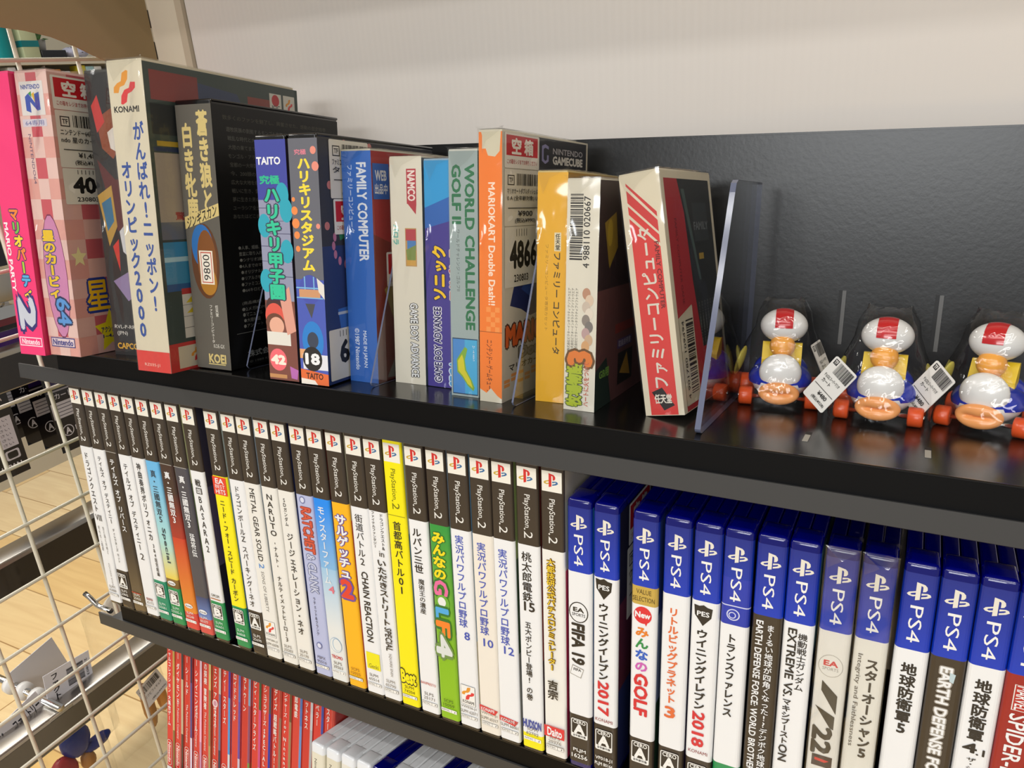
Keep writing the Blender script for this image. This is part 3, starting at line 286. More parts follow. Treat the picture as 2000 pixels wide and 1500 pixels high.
 'D': (1.3,-0.4,4.0,28.3,187.5,136,0,[('r',0.0,28.3,187.5,-0.3,'d8ceb6'),('kon',12.7,183.2,163.2,0),('H','KONAMI',12.7,20,162.6,159.2,'2b2724',0.04),('V','がんばれ!ニッポン!',20.4,8.4,154.0,38.4,'33509a',0.04),('V','オリンピック2000',7.6,8.4,131.2,21.2,'33509a',0.04),('r',0.0,28.3,13.2,-0.3,'d8403a'),('H','RZ035-J1',12.7,13,5.2,2.8,'e8c8b8',0)],[('r',0.0,140.0,187.5,-0.3,'3e4a46'),('r',4.2,42.0,183.5,166.6,'8a3a36'),('p',[(42.0,180.4),(77.0,177.4),(84.0,165.1),(42.0,165.1)],'3a4664'),('r',86.8,112.0,177.4,165.1,'8a4038'),('p',[(112.0,174.3),(140.0,165.1),(140.0,162.0),(112.0,162.0)],'6a8a70'),('r',2.8,140.0,164.4,146.6,'2e3234'),('r',5.6,126.0,142.9,139.9,'b89a30'),('r',2.8,140.0,139.2,136.8,'2c3a5c'),('r',2.8,140.0,135.9,94.4,'a89c90'),('H','驚異のクオリティ',44.8,60,100.5,95.6,'a04040',0.03),('r',2.8,140.0,94.4,83.6,'6c7078'),('r',2.8,140.0,82.1,55.9,'3a8ab4'),('r',2.8,140.0,72.8,69.8,'a8d0dc'),('r',2.8,140.0,55.9,51.3,'2a5a90'),('r',14.0,140.0,51.3,20.6,'d8d4ca'),('r',14.0,140.0,52.6,48.9,'b83a3a'),('r',14.0,140.0,42.1,41.8,'7a7670'),('r',14.0,140.0,34.7,34.4,'7a7670'),('r',14.0,140.0,27.4,27.0,'7a7670'),('p',[(16.8,43.3),(22.4,47.6),(28.0,43.3)],'d8c030'),('p',[(16.8,36.6),(22.4,40.3),(28.0,36.6)],'d8c030'),('H','警告',42.0,13,47.0,43.3,'2b2724',0.03),('H','注意',42.0,13,40.0,36.6,'2b2724',0.03),('H','使用上の',37.8,21,31.4,28.0,'2b2724',0.01),('H','おねがい',37.8,21,26.7,23.4,'2b2724',0.01),('r',0.0,140.0,18.1,-0.3,'c83c38'),('r',7.0,36.4,15.7,1.5,'d4c8b0'),('kon',21.7,14.4,4.6,0),('H','コナミ',58.8,22,13.8,9.5,'e8d4c8',0.04),('r',109.2,121.8,182.3,168.8,'d8d4c8'),('e',115.5,177.7,4,4,'c03038'),('H','JOC',115.5,9,174.3,171.2,'3a3a44',0.03),('r',123.9,136.5,182.3,168.8,'d8d4c8'),('kon',130.2,180.4,171.8,0)]),
 'E': (29.6,22.3,2.8,28.4,166,123,0,[('r',0.0,28.8,166.0,-0.3,'5c5850'),('V','蒼き狼と',20.7,8.8,162.5,100.4,'cdb878',0.05),('V','白き牝鹿',7.8,8.8,155.3,95.3,'cdb878',0.05),('p',[(0.0,97.8),(28.8,106.7),(28.8,99.1),(0.0,90.3)],'cdb878'),('e',14.4,70.1,11.5,24,'5e3a20'),('e',13.0,79.5,9,14,'2f68a8'),('e',15.8,70.1,8,20,'7c4c24'),('e',15.8,57.4,7,9,'a87428'),('K','ジンギスカン',14.4,25,102.3,94.7,'38342c',0.03),('r',9.5,20.7,77.0,55.5,'e8dcc8'),('r',10.7,19.6,76.1,56.5,'b84a3a'),('r',11.2,19.0,75.4,57.1,'e8e0d0'),('L','9800',15.1,5.6,74.5,58.1,'2b2724',0),('V','ファミリーコンピュータ',15.8,2.6,42.3,17.0,'d8d4c8',0),('V','任天堂',20.7,2.6,42.3,34.7,'d8d4c8',0),('H','KOE-GX',20.2,9,16.4,13.9,'d8d4c8',0),('H','KOEI',17.9,14,9.5,3.8,'cdb878',0.05),('r',10.1,24.5,3.2,2.5,'cdb878')],[('r',0.0,123.0,166.0,-0.3,'141414'),('H','数多くのファンを魅了し、興奮させた、感動の歴史絵巻',59.0,100,160.3,157.5,'4e4c40',0),('H','遊牧民族の割拠するモンゴル高原',36.9,51.0,153.4,150.5,'62625c',0),('H','戦乱な時代と大陸をかけて',32.5,40.8,148.0,145.2,'62625c',0),('H','大陸の果てまで駆けぬけろ',32.5,40.8,142.6,139.8,'62625c',0),('H','モンゴル・アラブ・ヨーロッパ',35.4,47.6,137.3,134.4,'62625c',0),('H','宝都の一大帝国を築け',29.5,34.0,131.9,129.1,'62625c',0),('H','今、200頭の騎馬を',29.5,34.0,126.6,123.7,'62625c',0),('H','広大な大地を疾駆する',29.5,34.0,121.2,118.3,'62625c',0),('H','戦いに生き、愛に生き',29.5,34.0,115.8,113.0,'62625c',0),('H','夢に生きた男の物語',28.0,30.599999999999998,110.5,107.6,'62625c',0),('H','ユーラシア全土が舞台',29.5,34.0,105.1,102.3,'62625c',0),('H','あなたはどこまで行けるか',32.5,40.8,99.7,96.9,'62625c',0),('H','●人事、婚姻、出産など',30.8,33,79.5,77.0,'8a8a84',0),('H','豊富に取り入れた内容',29.5,30,75.6,73.0,'8a8a84',0),('H','●シナリオ2編収録',28.3,27,71.6,69.1,'8a8a84',0),('H','●4人までのマルチプレイ',32.0,36,67.6,65.1,'8a8a84',0),('H','●オリジナル曲',25.8,21,63.6,61.1,'8a8a84',0),('H','●リアルさを追求',27.1,24,59.6,57.1,'8a8a84',0),('H','●ファミコンに登場',28.3,27,55.7,53.1,'8a8a84',0),('H','●64キロビット',27.1,24,51.7,49.2,'8a8a84',0),('H','(商品構成)',23.1,18,43.2,40.7,'8a8a84',0),('H','●2メガROM',24.1,21,39.4,36.9,'8a8a84',0),('H','●マニュアル',23.1,18,35.7,33.1,'8a8a84',0),('H','●大陸地図',22.1,15,31.9,29.3,'8a8a84',0),('H','●アンケート',23.1,18,28.1,25.6,'8a8a84',0),('r',7.4,73.8,22.7,22.4,'8a8a84'),('H','株式会社 光栄',36.9,42,10.1,5.7,'b0b0aa',0.02),('H','© 1989 KOEI Co.,Ltd.',36.9,40,3.2,1.3,'7a7a74',0)]),
 'F': (96.9,18.3,3.4,21.8,143.3,128,0,[('r',0.0,22.0,143.3,103.0,'41479a'),('r',0.0,22.0,103.0,-0.3,'6a6a9a'),('r',0.0,4.4,103.0,37.3,'2e8a9a'),('r',0.0,22.0,109.0,31.3,'8d90a8'),('r',0.0,22.0,104.5,104.1,'4a4a66'),('r',0.0,22.0,97.0,96.7,'4a4a66'),('r',0.0,22.0,89.6,89.2,'4a4a66'),('r',0.0,22.0,82.1,81.7,'4a4a66'),('r',0.0,22.0,73.1,72.8,'4a4a66'),('r',0.0,22.0,64.2,63.8,'4a4a66'),('e',17.6,112.0,4.6,7,'2f9fb4'),('e',3.3,94.0,4.6,7,'2f9fb4'),('e',18.7,79.1,4.6,7,'2f9fb4'),('e',2.2,61.2,4.6,7,'2f9fb4'),('e',19.8,103.0,4.6,7,'2f9fb4'),('H','TAITO',9.2,17,133.4,129.3,'e8e9ea',0.04),('H','究極',9.2,14,123.0,118.2,'2fb488',0.05),('r',0.0,22.0,49.3,-0.3,'7a4a40'),('e',6.6,45.7,6,6,'4a3230'),('e',6.6,39.7,7,8,'d8584a'),('e',6.6,35.5,7,6,'6a4434'),('e',7.7,33.7,5.5,5.5,'e0a890'),('r',0.0,17.6,29.9,21.8,'dcd8ce'),('p',[(11.0,52.2),(18.7,58.2),(22.0,31.3),(15.4,28.4)],'d89a88'),('e',7.3,12.5,6.4,7,'ea6a72'),('H','42',7.3,10,15.2,9.9,'f4e4d4',0.08),('p',[(15.8,9.0),(22.0,6.9),(20.9,0.9),(16.5,1.5)],'b468ac'),('r',0.0,13.2,3.3,0.9,'c08a5a'),('V','ハリキリ甲子園',10.1,11,116.7,49.9,'35c094',0.06,'3a3a50')],[('r',0.0,128.0,143.3,-0.3,'3a3440')]),
 'G': (122.4,18.0,3.8,19.0,143.3,130,0,[('r',0.0,19.8,143.3,62.2,'63646c'),('H','究極',7.9,8,137.2,134.3,'d87a8a',0.03),('V','ハリキリスタジアム',9.9,8.6,133.1,68.0,'ecd440',0.06),('e',16.8,136.6,2,2.2,'e08a78'),('e',17.8,127.8,2.4,2.64,'e08a78'),('e',1.6,109.4,1.2,1.32,'e8884a'),('e',2.0,103.0,2.2,2.4200000000000004,'e8884a'),('e',2.4,95.7,2.6,2.8600000000000003,'e8884a'),('e',2.8,89.0,2,2.2,'e8884a'),('e',17.8,94.3,1.4,1.54,'e08a78'),('e',3.0,81.1,1.6,1.7600000000000002,'e8884a'),('r',0.0,19.8,63.3,-0.3,'4a5ab0'),('e',9.9,57.5,7.6,8.6,'4852a8'),('r',2.0,16.8,57.5,52.8,'c8926a'),('r',0.0,18.8,58.7,57.9,'7ab0d8'),('r',0.0,18.8,52.8,52.1,'7ab0d8'),('r',5.9,6.7,65.1,57.5,'7ab0d8'),('r',12.3,13.1,65.1,57.5,'7ab0d8'),('p',[(5.9,49.0),(12.9,49.0),(9.9,40.3)],'4a4a50'),('p',[(14.9,64.5),(19.8,60.7),(19.8,51.9),(15.8,56.3)],'dcd8d0'),('e',9.9,26.6,7.6,12,'2f7cc8'),('e',9.9,27.1,4,5,'3c4454'),('r',0.0,5.9,21.3,15.5,'dca070'),('r',2.0,19.8,18.4,9.0,'dcdce4'),('e',8.9,15.5,7,7.6,'2b2724'),('H','18',8.9,9.4,18.7,12.3,'e8e9ea',0.06),('p',[(0.0,9.0),(19.8,6.7),(19.8,-0.3),(0.0,-0.3)],'dc6a3a'),('p',[(0.0,3.2),(9.9,2.3),(11.9,-0.3),(0.0,-0.3)],'e8e0d4'),('H','TAITO',9.9,12,6.7,3.2,'4a2a20',0.04)],[('r',0.0,130.0,143.3,-0.3,'35353c'),('r',0.0,130.0,82.6,-0.3,'2a3a6c'),('e',26.0,141.5,2.4,2.4,'c87a78'),('e',52.0,141.0,2.4,2.4,'c87a78'),('e',10.4,117.6,2.4,2.4,'c87a78'),('e',14.3,119.1,2.4,2.4,'c87a78'),('e',6.5,94.3,2.4,2.4,'c87a78'),('e',40.3,82.6,1.6,2.6,'c07898'),('e',38.9,77.5,1.6,2.6,'c07898'),('e',34.9,73.5,1.6,2.6,'c07898'),('e',29.2,71.2,1.6,2.6,'c07898'),('e',22.8,71.2,1.6,2.6,'c07898'),('e',17.1,73.5,1.6,2.6,'c07898'),('e',13.1,77.5,1.6,2.6,'c07898'),('e',11.7,82.6,1.6,2.6,'c07898'),('e',13.1,87.7,1.6,2.6,'c07898'),('e',17.1,91.7,1.6,2.6,'c07898'),('e',22.8,94.0,1.6,2.6,'c07898'),('e',29.2,94.0,1.6,2.6,'c07898'),('e',34.9,91.7,1.6,2.6,'c07898'),('e',38.9,87.6,1.6,2.6,'c07898'),('p',[(15.6,94.3),(32.5,90.8),(18.2,85.5)],'2f7a58'),('p',[(13.0,44.7),(58.5,47.6),(65.0,33.0),(15.6,30.1)],'3a6ab8'),('r',13.0,52.0,42.9,41.2,'b8c4d4'),('r',10.4,78.0,30.1,27.1,'3a8a5a')]),
 'H': (141.2,40.5,1.5,20.4,135.8,95,0,[('r',0.0,20.6,135.8,-0.3,'2f62b4'),('R','FAMILY COMPUTER',13.6,6.4,129.2,73.3,'d4dae4',0.04),('R','ファミリーコンピュータ',5.6,3.6,128.0,89.5,'b8c8e4',0.02),('R','MADE IN JAPAN',11.5,3.2,31.5,9.0,'cfd8ea',0.02),('R','©1987 Nintendo',6.2,3.2,32.7,7.2,'cfd8ea',0.02)],[('r',0.0,95.0,135.8,-0.3,'a03434'),('p',[(0.0,88.9),(47.5,73.9),(95.0,91.9),(95.0,-0.3),(0.0,-0.3)],'7a3028'),('p',[(9.5,55.9),(38.0,73.9),(57.0,43.9),(28.5,13.8)],'9a8440'),('p',[(28.5,31.8),(76.0,43.9),(95.0,13.8),(57.0,-0.3),(28.5,7.8)],'2f4a94'),('p',[(19.0,13.8),(38.0,7.8),(28.5,-0.3),(9.5,1.8)],'8a8478'),('p',[(52.3,13.8),(76.0,16.8),(85.5,-0.3),(57.0,-0.3)],'b8a020'),('p',[(19.0,94.9),(47.5,100.9),(38.0,55.9),(23.8,61.9)],'b0a060')]),
 'I': (167.8,50.3,2.3,21.3,131.8,110,0,[('r',0.0,21.3,131.8,-0.3,'d8d2c2'),('r',11.1,17.5,125.8,106.2,'b03a44'),('p',[(11.7,106.2),(17.5,106.2),(17.0,100.3)],'b03a44'),('R','NAMCO',14.3,4.6,124.7,108.0,'e8d8d0',0.05),('R','パロラ',3.2,3.6,94.3,83.0,'58a0a0',0.04,'c8d8b8'),('r',9.4,17.0,92.5,70.5,'b8905a'),('r',9.8,16.6,91.9,85.4,'b04048'),('r',10.7,16.6,85.4,80.0,'4a7ab4'),('p',[(9.8,80.0),(16.6,83.0),(16.2,74.1),(10.7,72.6)],'7a8a4a'),('r',10.2,16.2,74.1,71.1,'c89a4a'),('R','GAME BOY ADVANCE',14.1,4.8,48.8,4.2,'e8e9ea',0.03,'2a2826')],[('r',0.0,110.0,131.8,-0.3,'4a5a6a')]),
 'J': (190.9,50.8,0,21.8,130.1,110,0,[('r',0.0,21.8,130.1,104.1,'2f96d2'),('r',0.0,21.8,104.1,0.0,'453a8c'),('p',[(0.0,104.1),(21.8,112.3),(21.8,98.3),(0.0,92.5)],'2f62b0'),('L','ソニック',9.2,8.6,82.6,52.2,'f2c41c',0.06,'27225c'),('L','アドバンス',18.1,4.6,81.4,52.5,'c83a34',0.05,'e8e0e0'),('L','GAME BOY ADVANCE',7.4,4.6,47.5,2.9,'27225c',0.045,'f0eef4'),('L','SEGA',18.5,6,16.6,1.5,'4a9ad8',0.06,'dce8f4')],[('r',0.0,110.0,130.1,0.0,'3a3478')]),
 'K': (214.8,38.7,2.0,17.4,133.9,105,0,[('r',0.0,17.4,133.9,-0.3,'98a6a6'),('R','WORLD CHALLENGE',12.5,5.4,127.0,38.3,'2a6e48',0.05),('R','GOLF II',4.5,5.2,126.7,96.1,'2a6e48',0.05),('R','ワールドチャレンジ・ゴルフⅡ',5.2,2.4,92.8,59.4,'4a5452',0),('r',0.9,16.9,33.1,0.8,'28405c'),('r',1.2,16.5,32.5,1.4,'4a86c8'),('r',8.7,16.5,32.5,1.4,'4aa6d4'),('p',[(3.5,20.6),(5.2,23.3),(8.7,28.3),(10.4,27.2),(8.7,20.6),(9.6,15.0),(13.0,9.4),(14.8,5.3),(13.9,3.3),(10.4,6.1),(7.0,10.8),(3.8,13.6)],'7ea83a'),('p',[(4.2,20.0),(7.0,23.9),(8.0,20.6),(8.7,15.0),(12.2,9.4),(13.6,5.0),(10.4,7.2),(7.3,11.7),(4.5,14.4)],'d4c82c'),('V','No.18 380yd',14.3,1.8,29.4,20.6,'e4eaf0',0)],[('r',0.0,105.0,133.9,-0.3,'4a5450')]),
 'L': (235.6,34.8,0,13.6,142.7,115,0,[('r',0.0,13.6,142.7,-0.3,'ef7c2c'),('r',2.0,11.6,142.7,134.4,'d4ccb6'),('p',[(1.4,142.7),(12.9,142.7),(12.2,133.0),(9.5,130.3),(5.4,130.9),(4.1,134.4)],'cfc8b0'),('R','MARIOKART Double Dash!!',7.5,3.8,117.4,53.5,'f6e0cc',0.03),('r',4.1,6.8,52.4,49.7,'f39448'),('r',9.5,12.2,52.4,49.7,'f39448'),('r',6.8,9.5,49.7,47.0,'f39448'),('r',4.1,6.8,47.0,44.3,'f39448'),('r',9.5,12.2,47.0,44.3,'f39448'),('r',6.8,9.5,44.3,41.7,'f39448'),('r',4.1,6.8,41.7,39.0,'f39448'),('r',9.5,12.2,41.7,39.0,'f39448'),('r',0.0,13.6,39.0,38.6,'a85a20'),('R','ニンテンドー ゲームキューブ',6.1,4,34.4,4.6,'7a3a18',0.02),('p',[(0.0,6.7),(4.1,4.6),(6.8,7.5),(10.9,3.5),(13.6,1.9),(13.6,-0.3),(0.0,-0.3)],'cfc8b4')],[('r',0.0,112.0,142.7,-0.3,'cfc8ba'),('r',24.6,112.0,142.7,125.0,'26262c'),('p',[(47.0,130.3),(47.0,138.4),(51.5,139.5),(56.0,138.4),(56.0,136.8),(51.5,137.6),(49.3,136.8),(49.3,131.4),(51.5,130.3),(53.8,131.1),(53.8,133.6),(56.0,133.6),(56.0,130.3),(51.5,128.7)],'8a88b4'),('H','NINTENDO',84.0,44,137.9,134.6,'a8a6ac',0.02),('H','GAMECUBE',84.0,44,133.3,129.0,'d0ceca',0.06),('p',[(9.0,52.4),(15.7,67.2),(33.6,71.2),(56.0,71.2),(61.6,47.0),(33.6,44.3),(22.4,49.2)],'1e2c66'),('p',[(22.4,60.5),(33.6,68.5),(40.3,60.5),(33.6,55.1)],'2c4a94'),('H','MARIO',28.0,46,41.1,30.4,'d8602c',0.08,'4a2420'),('H','Double',42.6,44,27.7,21.8,'8a8680',0.06,'4a4640'),('H','マリオカート',30.2,44,19.6,15.9,'2b2724',0.04),('r',2.2,9.0,11.8,9.9,'e89a58'),('r',2.2,9.0,9.4,7.5,'e89a58'),('r',10.6,17.4,14.2,12.4,'e89a58'),('r',10.6,17.4,11.8,9.9,'e89a58'),('r',19.0,25.8,14.2,12.4,'e89a58'),('r',19.0,25.8,9.4,7.5,'e89a58'),('r',27.4,34.2,11.8,9.9,'e89a58'),('r',27.4,34.2,9.4,7.5,'e89a58'),('r',35.8,42.6,14.2,12.4,'e89a58'),('r',35.8,42.6,11.8,9.9,'e89a58'),('r',44.2,51.0,14.2,12.4,'e89a58'),('r',44.2,51.0,9.4,7.5,'e89a58'),('r',52.6,59.4,11.8,9.9,'e89a58'),('r',52.6,59.4,9.4,7.5,'e89a58'),('r',61.0,67.8,14.2,12.4,'e89a58'),('r',61.0,67.8,11.8,9.9,'e89a58')]),
 'M': (262.6,49.2,5.0,16.2,122.7,100,0,[('r',0.0,16.6,122.7,-0.3,'e4aa1c'),('r',9.6,13.3,92.0,82.3,'e0d4b0'),('V','任天堂',11.5,2.6,91.5,82.8,'2b2724',0.03),('R','ファミリー コンピュータ',11.3,4,81.4,27.1,'4a3a10',0.03),('R','ファミリーコンピュータ専用カセット',5.6,1.8,85.8,39.6,'9a7414',0)],[('r',0.0,100.0,122.7,-0.3,'b88a1c')]),
 'N': (283.4,40.3,1.5,17.0,118.5,88,0,[('r',0.0,17.2,118.5,-0.3,'dcd6c6'),('r',1.7,8.6,111.7,111.2,'2b2724'),('r',1.7,8.6,110.9,110.6,'2b2724'),('r',1.7,8.6,110.0,109.2,'2b2724'),('r',1.7,8.6,108.8,108.4,'2b2724'),('r',1.7,8.6,108.1,107.9,'2b2724'),('r',1.7,8.6,107.6,106.8,'2b2724'),('r',1.7,8.6,106.2,105.5,'2b2724'),('r',1.7,8.6,105.3,104.9,'2b2724'),('r',1.7,8.6,104.3,103.6,'2b2724'),('r',1.7,8.6,103.3,102.9,'2b2724'),('r',1.7,8.6,102.6,102.0,'2b2724'),('r',1.7,8.6,101.7,101.4,'2b2724'),('r',1.7,8.6,100.9,100.2,'2b2724'),('r',1.7,8.6,99.9,99.4,'2b2724'),('r',1.7,8.6,99.2,98.5,'2b2724'),('r',1.7,8.6,98.2,97.5,'2b2724'),('r',1.7,8.6,97.3,96.6,'2b2724'),('r',1.7,8.6,96.1,95.2,'2b2724'),('r',1.7,8.6,94.6,94.2,'2b2724'),('r',1.7,8.6,94.0,93.5,'2b2724'),('r',1.7,8.6,93.2,92.5,'2b2724'),('r',1.7,8.6,92.3,91.6,'2b2724'),('r',1.7,8.6,91.4,90.7,'2b2724'),('r',1.7,8.6,90.2,89.5,'2b2724'),('r',1.7,8.6,89.0,88.5,'2b2724'),('r',1.7,8.6,88.2,87.3,'2b2724'),('r',1.7,8.6,86.7,86.1,'2b2724'),('r',1.7,8.6,85.7,84.9,'2b2724'),('r',1.7,8.6,84.6,84.2,'2b2724'),('r',1.7,8.6,83.8,83.2,'2b2724'),('r',1.7,8.6,82.9,82.7,'2b2724'),('r',1.7,8.6,82.4,81.6,'2b2724'),('r',1.7,8.6,81.0,80.4,'2b2724'),('r',1.7,8.6,79.8,78.9,'2b2724'),('L','4 988110 020667',10.7,3.4,110.6,75.0,'2b2724',0.01),('L','株式会社ビクターインタラクティブソフトウエア',2.1,1.6,64.5,31.6,'55514a',0),('L','株式会社ビクターインタラクティブソフトウエア',4.1,1.6,64.5,31.6,'55514a',0),('L','株式会社ビクターインタラクティブソフトウエア',6.2,1.6,64.5,31.6,'55514a',0),('e',11.4,61.9,2.2,3,'b88a70'),('e',13.1,58.5,2.2,3,'d8c0a8'),('e',11.4,55.0,2.2,3,'c8b8a8'),('e',13.1,51.6,2.2,3,'e0d4c4'),('e',11.4,48.2,2.2,3,'8a8078'),('e',13.1,44.8,2.2,3,'7a7470'),('e',11.4,41.3,2.2,3,'b89a98'),('e',13.1,37.9,2.2,3,'c8a888'),('e',11.4,34.5,2.2,3,'d0a070'),('L','牧場物語',5.7,8,25.0,2.1,'a8b82c',0.07,'4a5a20'),('L','3',8.6,12,31.1,24.8,'dc7a34',0.08,'6a4a28'),('L','ハートに火をつけて',12.4,3,26.3,2.6,'c0604a',0.03)],[('r',0.0,88.0,118.5,-0.3,'6c4646'),('r',0.0,88.0,118.5,63.2,'3a2a2e'),('p',[(8.8,97.4),(26.4,102.7),(30.8,84.3),(17.6,73.7)],'a88a34'),('e',17.6,92.2,4,7,'c8a83a'),('r',30.8,79.2,42.1,36.9,'8a3a34'),('r',35.2,61.6,32.9,27.6,'5a4670'),('H','取扱説明書',48.4,22,32.1,28.4,'cfc6d4',0),('r',37.0,63.4,25.0,6.6,'2a2422'),('p',[(40.5,13.2),(52.8,23.7),(59.8,9.2)],'b88a34'),('p',[(0.0,-0.3),(0.0,21.1),(17.6,26.3),(26.4,-0.3)],'2a3a34'),('H','GB用',14.1,15,20.5,15.8,'7aa84a',0.05)]),
 'O': (326.6,47.5,-3.4,20.7,121.4,80,-9.4,[('r',0.0,20.7,121.4,-0.3,'d8ceb6'),('p',[(3.1,100.4),(3.1,0.0),(17.6,0.0),(17.6,85.0)],'d23c38'),('p',[(3.1,117.8),(3.1,116.3),(17.6,99.4),(17.6,101.9)],'c83a38'),('p',[(3.1,114.2),(3.1,108.1),(17.6,92.2),(17.6,97.8)],'c83a38'),('p',[(3.1,106.5),(3.1,102.4),(17.6,86.6),(17.6,90.7)],'d23c38'),('L','ファミリーコンピュータ',10.3,7.6,94.8,14.3,'d8d2c4',0.03),('R','FAMILY COMPUTER',15.7,2.2,87.6,54.3,'6a2020',0.03),('p',[(4.6,12.0),(10.3,14.3),(16.1,4.9),(10.3,2.3)],'241c1a'),('H','任天堂',10.3,9,10.8,6.1,'e0d8c8',0.04)],[('r',0.0,80.0,121.4,-0.3,'d8ceb6'),('r',4.8,76.0,117.8,0.0,'a82c34'),('p',[(24.0,117.8),(76.0,117.8),(76.0,28.7),(40.0,28.7),(33.6,64.5),(30.4,100.4)],'2a2c2c'),('p',[(28.8,112.7),(33.6,112.7),(48.0,64.5),(44.8,64.5)],'4a5a56'),('r',44.0,68.0,105.5,85.0,'363a3c'),('H','FAMILY',56.0,24,95.3,91.2,'6a6e70',0.03),('r',48.0,56.0,78.6,75.3,'a88a3a'),('R','FAMILY COMPUTER GAME',16.0,3,97.8,54.3,'7a2028',0.03),('R','カセットの取扱説明をよくお読みください',40.0,2,53.0,22.3,'8a8a84',0),('R','カセットの取扱説明をよくお読みください',44.8,2,53.0,22.3,'8a8a84',0),('R','カセットの取扱説明をよくお読みください',49.6,2,53.0,22.3,'8a8a84',0),('R','カセットの取扱説明をよくお読みください',54.4,2,53.0,22.3,'8a8a84',0),('R','カセットの取扱説明をよくお読みください',59.2,2,53.0,22.3,'8a8a84',0),('R','カセットの取扱説明をよくお読みください',64.0,2,53.0,22.3,'8a8a84',0),('R','カセットの取扱説明をよくお読みください',68.8,2,53.0,22.3,'8a8a84',0),('p',[(4.8,47.9),(27.2,53.0),(27.2,3.1),(4.8,3.1)],'c8bea6'),('r',13.6,24.8,46.6,46.2,'2b2724'),('r',13.6,24.8,45.8,45.1,'2b2724'),('r',13.6,24.8,44.8,44.5,'2b2724'),('r',13.6,24.8,44.0,43.7,'2b2724'),('r',13.6,24.8,43.0,42.2,'2b2724'),('r',13.6,24.8,41.7,41.2,'2b2724'),('r',13.6,24.8,40.9,40.5,'2b2724'),('r',13.6,24.8,40.0,39.2,'2b2724'),('r',13.6,24.8,38.4,38.0,'2b2724'),('r',13.6,24.8,37.2,36.4,'2b2724'),('r',13.6,24.8,36.1,35.7,'2b2724'),('r',13.6,24.8,35.3,35.1,'2b2724'),('r',13.6,24.8,34.3,34.1,'2b2724'),('r',13.6,24.8,33.6,32.8,'2b2724'),('r',13.6,24.8,32.0,31.8,'2b2724'),('r',13.6,24.8,31.5,31.0,'2b2724'),('r',13.6,24.8,30.7,30.2,'2b2724'),('r',13.6,24.8,29.7,29.5,'2b2724'),('r',13.6,24.8,29.1,28.7,'2b2724'),('r',13.6,24.8,27.9,27.7,'2b2724'),('r',13.6,24.8,27.1,26.4,'2b2724'),('r',13.6,24.8,25.6,25.2,'2b2724'),('r',13.6,24.8,24.8,24.4,'2b2724'),('r',13.6,24.8,23.9,23.4,'2b2724'),('r',13.6,24.8,23.1,22.3,'2b2724'),('r',13.6,24.8,21.8,21.1,'2b2724'),('r',13.6,24.8,20.3,20.0,'2b2724'),('r',13.6,24.8,19.5,18.7,'2b2724'),('r',13.6,24.8,18.4,18.0,'2b2724'),('r',13.6,24.8,17.5,17.2,'2b2724'),('r',13.6,24.8,16.7,16.2,'2b2724'),('r',13.6,24.8,15.5,15.2,'2b2724'),('r',13.6,24.8,14.7,13.9,'2b2724'),('r',13.6,24.8,13.6,13.2,'2b2724'),('r',13.6,24.8,12.9,12.4,'2b2724'),('r',13.6,24.8,12.1,11.6,'2b2724'),('r',13.6,24.8,11.1,10.7,'2b2724'),('L','4 901780 109494',9.2,3,45.3,9.5,'2b2724',0)])}
# ------------------------------------------------------------------ the room shell
mb = MB()
wood = mat('oak_floorboards', 'd9b983', 0.35, coat=0.3)
nt = wood.node_tree; b = nt.nodes['Principled BSDF']
tc = nt.nodes.new('ShaderNodeTexCoord'); br = nt.nodes.new('ShaderNodeTexBrick')
br.inputs['Color1'].default_value = lin('dcb46e'); br.inputs['Color2'].default_value = lin('e8cf9e'); br.inputs['Mortar'].default_value = lin('a8834f')
br.inputs['Scale'].default_value = 1.0; br.inputs['Brick Width'].default_value = 1.25; br.inputs['Row Height'].default_value = 0.2; br.inputs['Mortar Size'].default_value = 0.002; br.offset = 0.37
mp = nt.nodes.new('ShaderNodeMapping'); mp.inputs['Location'].default_value = (0.31, 0.06, 0); mp.inputs['Rotation'].default_value = (0, 0, 0)
mp2 = nt.nodes.new('ShaderNodeMapping'); mp2.inputs['Scale'].default_value = (3, 34, 1)
ns = nt.nodes.new('ShaderNodeTexNoise'); ns.inputs['Scale'].default_value = 1; ns.inputs['Detail'].default_value = 6; ns.inputs['Distortion'].default_value = 1.2
mx = nt.nodes.new('ShaderNodeMix'); mx.data_type = 'RGBA'; mx.blend_type = 'MULTIPLY'; mx.inputs[0].default_value = 0.22
cr = nt.nodes.new('ShaderNodeValToRGB'); cr.color_ramp.elements[0].position = 0.3; cr.color_ramp.elements[0].color = lin('b88a50'); cr.color_ramp.elements[1].position = 0.7; cr.color_ramp.elements[1].color = (1, 1, 1, 1)
L = nt.links.new
L(tc.outputs['Object'], mp.inputs[0]); L(mp.outputs[0], br.inputs['Vector']); L(tc.outputs['Object'], mp2.inputs[0]); L(mp2.outputs[0], ns.inputs['Vector'])
L(ns.outputs[0], cr.inputs[0]); L(br.outputs[0], mx.inputs[6]); L(cr.outputs[0], mx.inputs[7]); L(mx.outputs[2], b.inputs['Base Color'])
mb.face([(-5000, -3000, 0), (2500, -3000, 0), (2500, 5000, 0), (-5000, 5000, 0)], wood)
tag(mb.build('floor'), None, None, kind='structure')
wallm = mat('ribbed_white_wall_panel', 'd9d2ca', 0.42)
nt = wallm.node_tree; b = nt.nodes['Principled BSDF']
tc = nt.nodes.new('ShaderNodeTexCoord'); wv = nt.nodes.new('ShaderNodeTexWave'); wv.inputs['Scale'].default_value = 62; wv.bands_direction = 'X'
bp = nt.nodes.new('ShaderNodeBump'); bp.inputs['Strength'].default_value = 0.10; bp.inputs['Distance'].default_value = 0.0006
